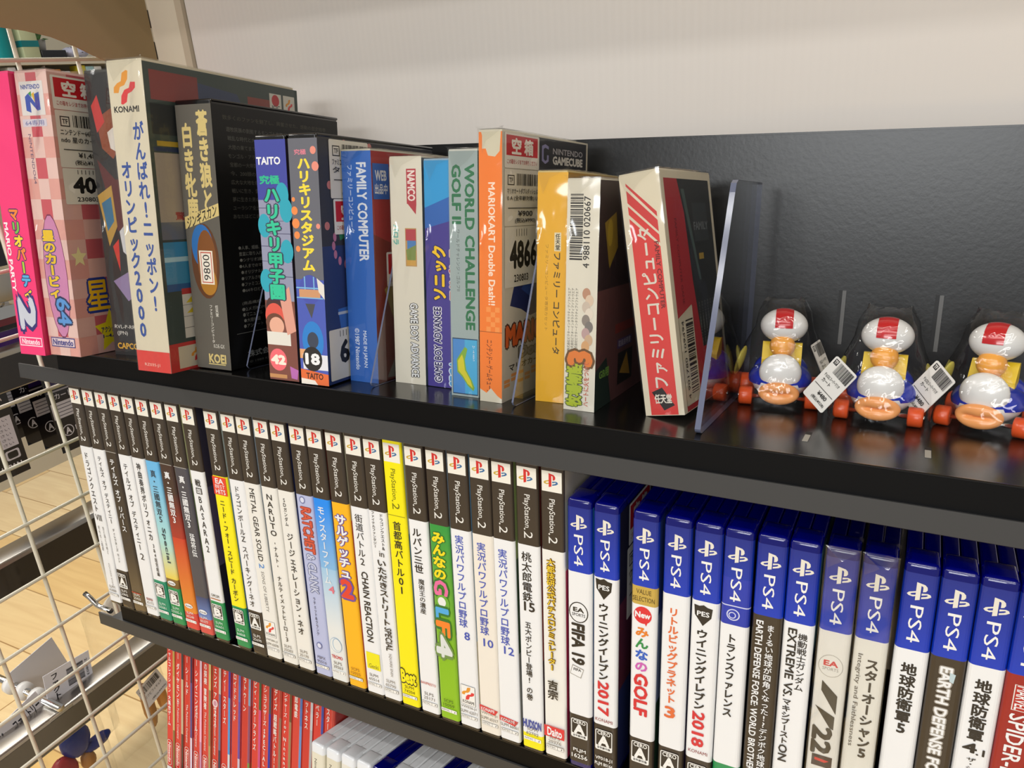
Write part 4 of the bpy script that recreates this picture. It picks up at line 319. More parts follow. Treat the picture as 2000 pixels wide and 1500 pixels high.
nt.links.new(tc.outputs['Object'], wv.inputs['Vector']); nt.links.new(wv.outputs['Fac'], bp.inputs['Height']); nt.links.new(bp.outputs[0], b.inputs['Normal'])
mb = MB(); mb.box(-567, 1600, 520, 530, -1450, 950, wallm)
tag(mb.build('wall_back', None, FW), None, None, kind='structure')
beige = mat('beige_enamel', '98845f', 0.5); cream = mat('cream_enamel', 'd8cfba', 0.45); dark = mat('dark_recess', '16130f', 0.8)
mb = MB(); mb.box(-575, -567.5, 516, 530, -1450, 950, mat('trim_enamel', 'bdb09a', 0.5))
tag(mb.build('trim_1', None, FW), None, None, kind='structure')
t = thing('slotted_upright', 'cream steel shelving upright with a row of dark slots beside the white wall', 'upright', FW @ Matrix.Translation((-0.594, 0.52, -1.45)))
mb = MB(); mb.box(-18, 18.5, -1, 30, 0, 2400, cream); mb.build('post', t)
mb = MB()
for i in range(96): mb.box(-18.6, -17.4, -1.4, 2.5, 12 + 25 * i, 26 + 25 * i, dark); mb.box(18.2, 18.8, -.5, 8, 0, 2400, dark) if i == 0 else None
mb.build('slot_row', t)
t = thing('curved_end_panel', 'beige end panel with a curved lower edge beside the upright', 'shelf panel', FW @ Matrix.Translation((-0.612, 0.519, 0.0)))
prof = [(-1.5, -1), (-25, 16), (-49.3, 35.3), (-63, 41.3), (-75, 47), (-94.4, 54.3), (-113.6, 58.3), (-132, 60.4), (-160, 61.2), (-222, 62), (-222, 330), (-1.5, 330)]
mb = MB(); mb.prism(prof, -1.2, 1.2, beige); mb.build('panel', t)
mb = MB(); mb.box(1, 1400, -219, -1, 236, 258, cream); mb.build('shelf_board', t)
# ------------------------------------------------------------------ wire grid
t = thing('wire_grid_panel', 'cream wire grid panel closing the end of the shelves', 'wire grid', FW @ Matrix.Translation((-0.626, 0.3, -1.45)))
for i in range(12):
    y = 1.4 + 50.2 * (i - 6); mb = MB(); mb.tube([(0, y, 260), (0, y, 1660)], 1.75, WIRE); mb.build('upright_wire', t)
for i in range(26):
    z = 1450 - 210.2 - 49.8 * (i - 5)
    mb = MB(); mb.tube([(2.6, -310, z), (2.6, 272, z)], 1.6, WIRE); mb.build('cross_wire', t)
# ------------------------------------------------------------------ black shelves
def shelf(frame, label, x0, x1, notch, yf, back, slots, depth):
    t = thing('display_shelf', label, 'shelf', frame)
    mb = MB()
    top = [(x0, 42), (x0 + notch, yf), (x1, yf), (x1, depth), (x0, depth)]
    n = len(top)
    mb.mesh([(x, y, -.05) for x, y in top] + [(x, y, -1.3) for x, y in top], [tuple(range(n)), tuple(reversed(range(n, 2 * n)))] + [(i, n + i, n + (i + 1) % n, (i + 1) % n) for i in range(n)], BLACKTOP if slots else FASCIA, smooth=False)
    mb.prism([(yf - .2, -.1), (yf - .2, -14.5), (yf + 1, -14.5), (yf + 1, -.1)], x0 + notch, x1, FASCIA)
    mb.prism([(yf - .6, 0), (yf - .2, .25), (yf + .8, .2), (yf + .8, -.4), (yf - .6, -.5)], x0 + notch, x1, KSHELL)
    mb.build('shelf_board', t)
    mb = MB(); mb.prism([(yf - 1.4, -14), (yf - 1.4, -24.8), (yf - .8, -25.2), (yf + 24, -25.2), (yf + 24, -24.4), (yf - .2, -24.4), (yf - .2, -14)], x0, x1, RAIL)
    mb.build('front_rail', t)
    if back:
        mb = MB(); mb.box(x0, x1, depth - 2, depth - 1, 0, back, BLACK); mb.box(x0, x1, depth - 2.2, depth + 6, back, back + 1.2, BLACK); mb.build('back_panel', t)
    if slots:
        grey = mat('slot_grey', '5c5b59', 0.4); pale = mat('slot_pale', 'a8a49a', 0.5); nb = mat('slot_black', '060606', 0.5)
        for i in range(4):
            x = 405.3 + 50.6 * i; mb = MB()
            mb.box(x - 2.6, x + 1.6, depth - 2.4, depth - 1.9, 24.6, 57, nb); mb.box(x - .6, x + 1.5, depth - 2.7, depth - 2, 25, 57, grey); mb.build('back_slot', t)
            mb = MB(); mb.box(x - 1.6, x + 1.2, 39.6, 56.4, -.04, .04, nb); mb.box(x - 1.5, x + 1, 39.6, 51.5, .0, .08, pale); mb.build('floor_slot', t)
    return t
shelf(F1, 'upper black metal shelf with a slotted back panel, holding the boxed games', -158, 560, 47, 17, 146, 1, 172)
shelf(F2, 'middle black metal shelf holding the two rows of upright disc cases', -424, 330, 29, 1.7, 0, 0, 172)
shelf(F3, 'lowest black metal shelf holding the red and the white game cases', -580, 180, 0, -2, 0, 0, 172)
t = thing('bracket_hook', 'bent chrome bracket prong at the left end of the middle shelf', 'bracket', at(F2, -424, 10, -18))
mb = MB(); mb.tube([(2, 0, -.2), (-12, 0, -.3), (-16, 0, .4), (-19, 0, 2.2), (-24, 0, 5.5), (-30, 0, 8.4)], 2.2, CHROME, seg=12); mb.build('prong', t)
# ------------------------------------------------------------------ plastic cases
def case_shell(mb, w, d, h, r, m, groove=True):
    if groove:
        mb.rbox(0, w, 0, 16, 0, h, r, m)
        mb.rbox(.2, w / 2 - .25, 10, d, .3, h - .35, .8, m, seg=2); mb.rbox(w / 2 + .25, w - .2, 10, d, .3, h - .35, .8, m, seg=2)
    else: mb.rbox(0, w, 0, d, 0, h, r, m)
def sleeve(mb, w, d, r, v0, v1, bands, m, cover):
    # printed insert: spine, rounded edges and both covers; bands (top, bottom, colour, colour2) run round the spine
    e = .06; prof = []
    for i in range(5):
        a = math.radians(180 + 22.5 * i); prof.append((r + (r + e) * math.cos(a), r + (r + e) * math.sin(a)))
    for i in range(5):
        a = math.radians(270 + 22.5 * i); prof.append((w - r + (r + e) * math.cos(a), r + (r + e) * math.sin(a)))
    for hi, lo, c, c2 in bands:
        for (xa, ya), (xb, yb) in zip(prof, prof[1:]):
            mb.face([(xa, ya, lo), (xb, yb, lo), (xb, yb, hi), (xa, ya, hi)], m, cols=[c2, c2, c, c], smooth=False)
    n = 9; rr = random.Random(str(cover))
    for side in (0, 1):
        x = -e if side == 0 else w + e; cc = cover[side]
        for i in range(n):
            lo = v0 + (v1 - v0) * i / n; hi = v0 + (v1 - v0) * (i + 1) / n
            c = cc[min(len(cc) - 1, int((n - 1 - i) / n * len(cc)))]
            q = [(x, d - 4, lo), (x, r, lo), (x, r, hi), (x, d - 4, hi)] if side == 0 else [(x, r, lo), (x, d - 4, lo), (x, d - 4, hi), (x, r, hi)]
            mb.face(q, m, c)
def split_bands(ops, base):
    bands = list(base)
    for q in ops:
        if q[0] == 'b': bands.append((q[1], q[2], q[3], q[4] if len(q) > 4 else q[3]))
    hi_, lo_ = base[0][0], base[-1][1]; bands = [(min(t[0], hi_), max(t[1], lo_)) + tuple(t[2:]) for t in bands if t[1] < hi_ and t[0] > lo_]
    # later bands win: cut into non-overlapping pieces
    cuts = sorted({round(x, 2) for t in bands for x in t[:2]}, reverse=True); out = []
    for a, c in zip(cuts, cuts[1:]):
        for t in reversed(bands):
            if t[0] >= a - .01 and t[1] <= c + .01:
                f = lambda v: mixc(t[3], t[2], (v - t[1]) / (t[0] - t[1])); out.append((a, c, f(a), f(c))); break
    return out
def mixc(a, b, t):
    return ''.join('%02x' % int(round(int(a[i:i+2], 16) * (1 - t) + int(b[i:i+2], 16) * t)) for i in (0, 2, 4))
COV = [('8a9a5a', '4a5a3a', 'b8b0a0'), ('c8d0a0', '6a8a5a', 'd8d8d0'), ('4a3a34', '6a4a3a', '2a2420'), ('28305a', '3a4a8a', '20244a'), ('c8c0b0', 'd83a5a', 'c83050'), ('c8d4dc', '6aa0c8', '306a9a'), ('78b4dc', 'a8c8d8', 'd8c890'), ('6a2a24', 'a83a2a', '3a1a1a'), ('3a3a4a', '4a4a68', '282838'), ('b8c0c4', '8a949c', 'd0d4d4')]
PS2_LABELS = ['leftmost tall disc case, white spine with VIII, next to the wire grid', 'white-spined disc case with a charcoal foot, second from the left end', 'all-dark brown disc case third from the left end', 'white-spined disc case with a large 2 low on it, right of the all-dark case', 'white-spined disc case with a teal-green foot, left of the sky-blue spine', 'disc case with a spine fading from sky blue to gold, green foot', 'disc case with a flame red and orange spine', 'slate-grey disc case with a red foot, right of the flame-coloured one', 'white-spined disc case with big upright capitals, left of the yellow and red one', 'yellow-spined disc case with a red square and a green foot', 'white-spined disc case with a charcoal foot, right of the yellow and green one', 'off-white disc case with thin sideways English capitals and one blue numeral', 'off-white disc case whose title starts with five large upright capitals', 'off-white disc case with one long column of katakana, left of the periwinkle one', 'periwinkle disc case with red and silver slanted lettering', 'disc case with a spine fading from bright blue to white', 'orange-yellow disc case with white outlined letters and a big red 2', 'white-spined disc case with a small yellow square near its foot', 'white-spined disc case with two columns of small text, left of the all-yellow one', 'bright all-yellow disc case, yellow even at the top', 'white-spined disc case between the all-yellow and the green one', 'green disc case with pink, blue and orange letters', 'white disc case with blue lettering and an 8', 'cream disc case with blue lettering and a 10', 'white disc case with blue lettering and a 12', 'white disc case with dark lettering and a yellow foot', 'last tall disc case before the blue ones, gold lettering, red block near its foot']
xs = []
for i, q in enumerate(PS2): xs.append(q[0] if i == 0 else max(q[0], xs[-1] + 13.62))
for i, (q, lab) in enumerate(zip(PS2, PS2_LABELS)):
    _, bg, top, ops = q
    t = thing('tall_disc_case', lab, 'game case', at(F2, xs[i], 0, .3), 'tall black-topped disc cases on the middle shelf')
    mb = MB(); case_shell(mb, 13.5, 134, 190, 1.7, DSHELL); mb.build('case_shell', t)
    mb = MB(); v1 = 137.0
    sleeve(mb, 13.5, 134, 1.7, 3, 186.5, split_bands(ops, [(186.5, v1, top, top), (v1, 3, bg, bg)]), PRINT, (COV[(i * 3) % 10], COV[(i * 7 + 2) % 10]))
    p = Page(mb, (0, -.06, 0), (1, 0, 0), (0, 0, 1), PRINT)
    p.rect(1.1, 12.6, 171.3, 182.9, 'ece8dc'); ps_mark(p, 6.3, 177.4, 8.4, ('cf3330', 'c8a43a', '3a6a9a'))
    ink = '6a6a10' if top != '3b332c' else 'e6e4de'
    p.run('R', 'PlayStation', 6.4, 4.3, 167.2, 147.6, ink, .005); p.run('R', '.2', 7.2, 5.2, 147.2, 141.2, ink, .0)
    if bg in ('3b332c', '43302a', '494850') or top != '3b332c': p.rect(.4, 13.1, v1 - .2, v1 + .25, 'b0aca4' if top == '3b332c' else '9a9620')
    p.ops([o for o in ops if o[0] != 'b'], 13.5)
    lastband = [o for o in ops if o[0] == 'b' and o[2] < 12]
    p.rect(1.2, 12.4, 8.6, 10.9, '6a6660' if not lastband else 'ecebe6'); p.rect(1.35, 12.25, 8.75, 10.75, 'ecebe6')
    p.run('H', 'NTSC', 4.6, 5.4, 10.3, 9.2, '55514c', .02); p.run('H', 'J', 10.9, .9, 10.3, 9.2, '55514c', .02); p.rect(8.4, 8.6, 8.7, 10.8, '6a6660')
    mb.build('printed_insert', t)
PS4_LABELS = ['leftmost blue disc case, white spine with a round black emblem', 'blue disc case with a dark shield and a red 2017', 'blue disc case with a gold band and a red speech balloon', 'blue disc case with orange lettering and an orange 3', 'blue disc case with a dark shield and a red 2018', 'blue disc case with a thin white spiral emblem on its blue band', 'blue disc case with a dark brown spine and two columns of white lettering', 'blue disc case with a column of kanji beside sideways capitals', 'blue disc case in crinkled wrap with a grey oval emblem and a dark 22', 'blue disc case in smooth wrap with thin grey sideways English words', 'blue disc case with bold black kanji and a 5, right of the wrapped pair', 'blue disc case with a dark spine and large white outlined sideways capitals', 'blue disc case with bold black kanji and a small point one', 'blue disc case with a dark red spine at the right picture edge']
C4 = [(('3a9ad8', '2a7ac0', '1a4a9a'), ('3aa0dc', '2a7ac0', '103a8a')), (('2a2440', '3a2a4a', '20203a'), ('241e30', '5a2a3a', '2a3060')), (('3a5a8a', '2a3a6a', '2a4a2a'), ('2a3a7a', '8090b0', '2a4a30')), (('6a8a9a', '30407a', '2a2a5a'), ('3a4a7a', '2a2a5a', '40305a')), (('4a2a24', '6a3a2a', '1a1a2a'), ('6a4038', '3a2430', '1a2038')), (('1a2030', '20283a', '2a1a20'), ('20283a', '181c28', '1a1a24')), (('20242c', '3a3a34', '1a1a20'), ('242a3a', '1a1e34', '20203a')), (('1a2438', '38508a', '20203a'), ('6a9aa0', '20304a', '1a2040')), (('8aa0a8', '304a6a', '1a2a4a'), ('9ab0b8', '3a4a6a', '20284a')), (('7a8a90', '2a3a6a', '3a2a2a'), ('3a5a8a', '2a2a5a', '7a4a34')), (('3a3a3a', '6a2a2a', '3a3a6a'), ('3a2a20', '4a2a2a', '5a5a8a')), (('5a5a58', '6a7a8a', '20242a'), ('7a7468', '8a9aa8', '2a2a30')), (('3a3a38', '8a8a84', '2a2a2a'), ('4a4a48', '2a2824', '303030')), (('7a2020', '4a1414', '2a1010'), ('7a2020', '4a1414', '2a1010'))]
def sticker_empty(p, u0, u1, v0, v1):
    p.rrect(u0, u1, v0, v1, 1, 'e6e2da'); h = v1 - v0; wd = u1 - u0
    p.rect(u0 + .05 * wd, u1 - .05 * wd, v0 + .36 * h, v1 - .06 * h, 'c4202a')
    p.run('H', '空', u0 + wd * .33, wd * .25, v1 - .14 * h, v0 + .42 * h, 'efe8e0', .05); p.run('H', '箱', u0 + wd * .68, wd * .25, v1 - .14 * h, v0 + .42 * h, 'efe8e0', .05)
    p.run('H', 'この箱をレジまでお持ちください', (u0 + u1) / 2, wd * .86, v0 + .26 * h, v0 + .12 * h, 'b03a40', .01)
def sticker_price(p, u0, u1, v0, v1, lines, price, seed, big=None):
    p.rrect(u0, u1, v0, v1, 1, 'dedacf'); h = v1 - v0; wd = u1 - u0
    p.rect(u0 + .08 * wd, u0 + .26 * wd, v1 - .28 * h, v1 - .1 * h, '3a3836'); p.rect(u0 + .1 * wd, u0 + .24 * wd, v1 - .26 * h, v1 - .12 * h, 'dedacf'); p.run('H', 'TF', u0 + .17 * wd, .1 * wd, v1 - .15 * h, v1 - .23 * h, '3a3836', .04)
    p.barcode(u0 + .32 * wd, u1 - .04 * wd, v1 - .28 * h, v1 - .07 * h, seed)
    for i, l in enumerate(lines): p.run('H', l, u0 + wd * (.06 + .5 * .84), wd * .84, v1 - (.33 + .13 * i) * h, v1 - (.43 + .13 * i) * h, '2a2826', .015)
    p.rect(u0 + .08 * wd, u1 - .06 * wd, v0 + .31 * h, v0 + .325 * h, '2a2826')
    for i, l in enumerate(price): p.run('H', l, u0 + wd * .55, wd * (.4 + .16 * i), v0 + (.27 - .13 * i) * h, v0 + (.17 - .13 * i) * h, '2a2826', .02)
for i, (q, lab) in enumerate(zip(PS4, PS4_LABELS)):
    x, bg, ops = q
    t = thing('blue_disc_case', lab, 'game case', at(F2, x, 0, .3), 'shorter blue disc cases on the middle shelf')
    mb = MB(); case_shell(mb, 13.9, 134, 170, 2.4, BSHELL); mb.build('case_shell', t)
    mb = MB(); sleeve(mb, 13.9, 130, 2.4, 4.4, 165.2, split_bands(ops, [(165.2, 127.6, '142a84', '0038b6'), (127.6, 4.4, bg, bg)]), PRINT, C4[i])
    p = Page(mb, (0.3, -.06, 0), (1, 0, 0), (0, 0, 1), PRINT)
    ps_mark(p, 6.5, 156.2, 9.4, ('e2ddcf',) * 3); p.run('R', 'PS4', 6.4, 5.2, 149.6, 131.4, 'ecebe6', 0)
    for o in ops:
        if o[0] == 'code': p.run('H', o[1], 6.6, min(10, 1.9 * len(o[1])), 14.2, 11.4, o[3], .02); p.run('H', o[2], 6.6, min(10.6, 1.9 * len(o[2])), 10.4, 7.6, o[3], .02)
        elif o[0] != 'b': p.ops([o], 13.1)
    mb.build('printed_insert', t)
    def stk4(name, fn):
        S = MB(); fn(Page(S, (14.0, 0, 0), (0, 1, 0), (0, 0, 1), CARD)); S.build(name, t)
    if i < 2: stk4('empty_box_sticker', lambda p: sticker_empty(p, 16, 52, 140, 164))
    if i == 1:
        stk4('price_sticker', lambda p: sticker_price(p, 14, 54, 96, 139, ['ウイニング', 'イレブン2017'], ['¥280', '(税込¥308)'], 5))
        p = Page(mb := MB(), (13.97, 0, 0), (0, 1, 0), (0, 0, 1), PRINT); p.run('R', 'W', 34, 16, 82, 64, '9a9894', .05); p.run('V', '17', 40, 9, 94, 74, '8a6a3a', .05); p.rect(20, 48, 8, 30, '2c2a2a'); p.rect(22, 46, 10, 28, '4a4a48'); mb.build('cover_print', t)
    if i in (8, 9):
        mb = MB(); e = .5; rr = random.Random(i)
        J = {}
        def jit(k, s=.35):
            if k not in J: J[k] = rr.uniform(-s, s)
            return J[k]
        mb.grid(lambda u, v: (-e + (13.9 + 2 * e) * u, -e - .5 + jit((round(u, 3), round(v, 3))), (170 + 1.2) * v), 6, 36, WRAP)
        mb.grid(lambda u, v: (-e + (13.9 + 2 * e) * u, -e + 130 * v, 171.4 + jit((round(u, 3), round(v, 3), 1))), 4, 16, WRAP)
        mb.grid(lambda u, v: (14.4 + jit((9, round(u, 3), round(v, 3)), .15), -e + 134 * u, 171 * v), 10, 12, WRAP2)
        mb.face([(-e, -1.2, 171), (14.4, -1.2, 171.2), (7 + (i - 8) * 3, -4.6, 166)], WRAP); mb.face([(-e, -1.4, 171), (7, -4.4, 166), (1, -1.2, 160)], WRAP)
        mb.build('plastic_wrap', t)
# ------------------------------------------------------------------ boxed games on the upper shelf
BOX_LABELS = {'A': 'plain bright pink boxed game at the left end of the upper shelf', 'B': 'pink checked boxed game in clear wrap with a red-headed price sticker', 'C': 'dark boxed game in shiny wrap, squeezed behind the tall cream one', 'D': 'tallest boxed game, cream spine with blue lettering and a red foot', 'E': 'black plastic game box with a grey spine and gold lettering', 'F': 'blue-violet game box with green lettering and a pink 42 disc', 'G': 'grey game box with yellow lettering and a black 18 disc', 'H': 'blue boxed game with silver sideways capitals and a red side', 'I': 'ivory boxed game with a small red flash near its top', 'J': 'boxed game half sky blue and half violet with yellow lettering', 'K': 'silver-grey boxed game with green capitals and an island map', 'L': 'orange boxed game with torn white corners and a white price-stickered side', 'M': 'golden yellow boxed game between the orange and the barcode-spined one', 'N': 'cream boxed game with a barcode along its spine', 'O': 'red and cream boxed game leaning left, alone beside the big divider'}
PLASTIC = 'EFG'
def wrap(t, w, d, h, seed, loose=.35):
    mb = MB(); e = .55; rr = random.Random(seed); J = {}
    def j(k, s=loose):
        if k not in J: J[k] = rr.uniform(-s, s)
        return J[k]
    mb.grid(lambda u, v: (-e + (w + 2 * e) * u, -e + (j((0, u, v)) - loose if 0 < u < 1 else 0), h * v + (e if v == 1 else 0)), 7, 34, WRAP)
    mb.grid(lambda u, v: (w + e + (j((1, u, v)) if 0 < u < 1 else 0), -e + (d + 2 * e) * u, h * v + (e if v == 1 else 0)), 12, 26, WRAP2)
    mb.grid(lambda u, v: (-e + (w + 2 * e) * u, -e + (d + 2 * e) * v, h + e + (abs(j((2, u, v), .8)) if 0 < u < 1 and 0 < v < 1 else 0)), 5, 14, WRAP2)
    # folded end flaps with loose ears at the top corners
    for a, b_ in (((-e, -e, h + e), (w + e, -e, h + e)),):
        mx_ = (rr.uniform(.3, .7) * w, -1.6, h - rr.uniform(3, 7))
        mb.face([a, mx_, b_], WRAP); mb.face([a, (w * .2, -1.2, h - 12), mx_], WRAP)
        mb.face([b_, (w + 1.8, -1.4, h + 1.6), (w * .8, 1.5, h + 1.4)], WRAP); mb.face([a, (-1.6, -1.2, h + 1.5), (w * .25, 1.5, h + 1.6)], WRAP)
    mb.build('plastic_wrap', t)
EDGEC = dict(A='d83a6c', B='d8b0a8', C='3a3836', D='cfc4aa', E='141313', F='181616', G='181616', H='b8b4a4', I='cfc8b6', J='8aa8c0', K='c8c8c0', L='cfc8b4', M='cfb878', N='cfc8b8', O='cfc4ac')
TOPC = dict(H='d4cfc0', L='d4ccb8', M='c8b48a', O='c4b090', D='d4cab0', B='dcc4b8', I='d8d2c2', K='cfcfc4')
for k in 'ABCDEFGHIJKLMNO':
    x, y, th, w, h, d, lean, fr, sd = BOXES[k]
    z0 = 0.0 if not lean else 20.7 * 0 + .2
    t = thing('boxed_game', BOX_LABELS[k], 'boxed game', at(F1, x, y, .25, th, lean), None)
    mb = MB()
    if k in PLASTIC:
        mb.rbox(0, w, 0, d, 0, h, 1.0, KSHELL); ins = (1.4, 1.0)
        mb.rbox(-.5, w + .5, .6, d + .6, h - 1.6, h + .2, .7, KSHELL, seg=2)
        mb.build('case_shell', t); mb = MB()
        top = h - 2.2
    else:
        mb.rbox(0, w, 0, d, 0, h, .35, CARD, EDGEC[k], seg=2); top = h
        p = Page(mb, (0, 0, h), (1, 0, 0), (0, 1, 0), CARD); p.rect(.3, w - .3, .3, d - .3, TOPC.get(k, EDGEC[k])); p.rect(.3, w - .3, 8, 8.3, '8a8474')
    sc = (top / h)
    p = Page(mb, (0, -.02, .9 if k in PLASTIC else .1), (1, 0, 0), (0, 0, sc * .992), CARD, .003); p.ops(fr, w)
    q = Page(mb, (w + .02, .1, .9 if k in PLASTIC else .1), (0, 1, 0), (0, 0, sc * .992), CARD, .0015); q.ops(sd, d)
    mb.build('printed_sleeve' if k in PLASTIC else 'carton', t)
    def stk(name, fn):
        S = MB(); fn(Page(S, (w + .3, 0, 0), (0, 1, 0), (0, 0, 1), CARD)); S.build(name, t)
    def num_sticker(p, u0, u1, v0, v1, n, nw, date=None):
        p.rrect(u0, u1, v0, v1, 1, 'dedacf'); h = v1 - v0; m = (u0 + u1) / 2
        p.run('H', n, m + 1, nw, v1 - .25 * h, v1 - .68 * h, '201e1c', .05)
        for i in range(5): p.rect(m - 8 + 3 * i, m - 7.5 + 3 * i, v1 - .16 * h, v1 - .04 * h, '201e1c')
        if date: p.run('H', date, m - 2, 17, v0 + .2 * h, v0 + .08 * h, '201e1c', .02)
    if k == 'B':
        stk('empty_box_sticker', lambda p: sticker_empty(p, 2, 42, 165, 186))
        stk('price_sticker', lambda p: sticker_price(p, 2.5, 43, 128, 164.5, ['ニンテンドー64用ソフト', 'ndo 星のカービィ'], ['¥1,480', '(税込¥1,628)'], 3))
        stk('number_sticker', lambda p: num_sticker(p, 3, 42, 104, 127.6, '404', 26, '230803'))
    elif k == 'G':
        stk('price_sticker', lambda p: sticker_price(p, 11, 50, 108.4, 141, ['ファミコン用ソフト ハリキリス', 'タジアム'], ['¥680', '(税込¥748)'], 8))
        stk('empty_box_sticker', lambda p: sticker_empty(p, 13, 50, 88, 108)); stk('number_sticker', lambda p: num_sticker(p, 3, 40, 2.5, 33, '62', 18))
    elif k == 'H':
        stk('price_sticker', lambda p: sticker_price(p, 17.5, 46, 78, 127, ['ファミコン用ソフト 新', '人 - 未使用品'], ['¥2,980', '(税込¥3,278)'], 11))
        stk('web_sticker', lambda p: (p.rect(1, 17, 108, 128, '2f62b8'), p.run('H', 'WEB', 9, 11, 124, 118.6, 'e8ecf4', .04), p.run('H', '出品中', 9, 12.5, 116.6, 111, 'e8ecf4', .03)))
        stk('empty_box_sticker', lambda p: sticker_empty(p, 12, 48, 57, 77.4))
    elif k == 'L':
        stk('empty_box_sticker', lambda p: sticker_empty(p, 2, 43, 124, 141.5))
        stk('price_sticker', lambda p: sticker_price(p, 2, 45, 94.4, 123.5, ['マリオカートダブルダッシュ G', '0 A (全年齢対象) U', ], ['¥900', '(税込¥990)'], 21))
        stk('number_sticker', lambda p: num_sticker(p, 2.4, 45, 62, 94, '4866', 32, '230803'))
    elif k == 'O':
        stk('barcode_label', lambda p: (p.poly([(5, 47), (27, 52), (27, 3), (5, 3)], 'c8bea6'), p.barcode(14, 25, 8, 46, 31, vertical=True), p.run('L', '4 901780 109494', 9.5, 3, 46, 6, '2a2826')))
    if k in 'BCDHIJKLMNO': wrap(t, w, d, h, ord(k))
# ------------------------------------------------------------------ red and white cases on the lowest shelf
RED_X = [-560.7, -549.9, -538.6, -526.8, -515.9, -503.9, -492.7, -481.0, -469.6, -457.8, -446.8, -435.4, -424.7, -413.7, -402.8, -391.9, -381.0]
RED_T = ['スペシャルコレクション 大集合ゲーム', 'スター ダイヤモンド', 'スター シールド', 'スター シャイニングパール', '星空の探検 冒険者', 'レジェンズ アルセウス', 'パーティー スターズ', 'メトロイドドレッド', 'スプラトゥーン', 'カービィ・スターアライズ', 'スマッシュブラザーズ SPECIAL', 'マンデイズ 超戦略バトル!!', 'アドベンチャーズ for Nintendo', '桃太郎電鉄', 'フィットネス', 'トラベラー', 'モンスター']
CR_ = [('b89a50', 'c8b070', '8a7040'), ('3a3a40', 'c0b090', '504038'), ('3a2a50', '5a4a80', 'd8c8d8'), ('d8b8c8', 'e8a8c0', 'c88aa8'), ('c8b878', '8a8058', 'a89868'), ('b8b8b0', '6a6a8a', '3a3a50'), ('3a3aa0', '4a90d0', 'c8d0d8'), ('5a6ab0', '6a4a9a', 'c8b8c8'), ('7a9ab8', '8a4a6a', '6a8a4a'), ('3a5a40', 'c84a80', 'b8b8b0'), ('3a4a5a', '30309a', '3a3a80'), ('a83a30', '8a6a5a', 'c8a070'), ('6a4a30', '9a7a5a', 'd8d0c8'), ('4a70b0', '6a8ac0', '5a5aa0'), ('c0c0c4', 'a8a8ac', '9a9a9e'), ('3a4a9a', 'b83a34', '6a2a2a'), ('b83a34', '8a2a28', '6a2a2a')]
ORD = ['first', 'second', 'third', 'fourth', 'fifth', 'sixth', 'seventh', 'eighth', 'ninth', 'tenth', 'eleventh', 'twelfth', 'thirteenth', 'fourteenth', 'fifteenth', 'sixteenth', 'seventeenth']
RED_L = ['leftmost thin red game case, beside the wire grid', 'thin red game case, second from the left end of its row', 'thin red game case, third from the left end of its row', 'thin red game case, fourth from the left end of its row', 'thin red game case, fifth from the left end of its row', 'thin red game case with a pale round emblem on its spine', 'thin red game case, seventh from the left end of its row', 'thin red game case, eighth from the left end of its row', 'thin red game case, ninth from the left end of its row', 'thin red game case, tenth from the left end of its row', 'thin red game case, eleventh from the left end of its row', 'thin red game case, twelfth from the left end of its row', 'thin red game case, thirteenth from the left end of its row', 'thin red game case, fourteenth from the left end of its row', 'thin red game case, fifteenth from the left end of its row', 'thin red game case with a small blue sticker, just behind the first white case', 'last thin red game case, at the right end of its row']
for i, x in enumerate(RED_X):
    t = thing('red_game_case', RED_L[i], 'game case', at(F3, x - 3.1, 25, .5, 0, 2.6), 'thin red cases on the lowest shelf')
    mb = MB(); mb.rbox(0, 10.4, 0, 104, 0, 170, 1.2, RSHELL); mb.build('case_shell', t)
    mb = MB(); rc = ('d23a34', 'd04038', 'c8362f')[i % 3]
    sleeve(mb, 10.4, 102, 1.2, 5, 166, [(166, 5, rc, rc)], PRINT, (CR_[i - 1], CR_[i]))
    p = Page(mb, (0, -.06, 0), (1, 0, 0), (0, 0, 1), PRINT); n = len(RED_T[i])
    for k_ in range(9): p.rect(7.9, 10.3, 5 + 17.9 * k_, 22.9 + 17.9 * k_, CR_[i][(8 - k_) // 3])
    p.rect(7.6, 7.9, 5, 166, 'e0706a')
    p.run('V', RED_T[i], 3.9, 3.4, 150, max(150 - 6.4 * n, 62), 'ece0d8', .03)
    if i in (1, 2, 3, 4, 5): p.run('R', 'The Pokémon Company', 3.9, 2.6, 90 if i != 5 else 96, 52, 'ece0d8', .01)
    if i == 5: p.ell(3.9, 102, 3.2, 3.8, 'e8c8c8'); p.ell(3.9, 102, 2, 2.3, 'c890a0')
    p.rrect(1.2, 6.8, 22, 48, 2.6, 'e8d4cc'); p.rrect(1.6, 6.4, 22.5, 47.5, 2.2, rc); p.run('R', 'Nintendo', 4, 3, 45, 25, 'ece0d8', .03)
    if i == 0: p.rect(1, 7, 14, 21, 'e0dcd8')
    p.rect(.2, 10.2, 5, 12, '2a2826')
    if i in (0, 7, 15): p.rect(7.4, 11, 137, 158, '2a50a8')
    mb.build('printed_insert', t)
WX = [(-370.2 + 14.25 * k, int(k in (4, 7))) for k in range(12)]
WHITE_L = ['leftmost short white game case, right of the red cases', 'short white game case second from the left', 'short white case with a red patch low on its spine', 'short white game case just left of the first blue one', 'left one of the two short blue cases', 'short white game case just right of the first blue one', 'short white game case just left of the second blue one', 'right one of the two short blue cases', 'short white game case just right of the second blue one', 'second short white game case right of the last blue one', 'third short white game case right of the last blue one', 'fourth short white game case right of the last blue one']
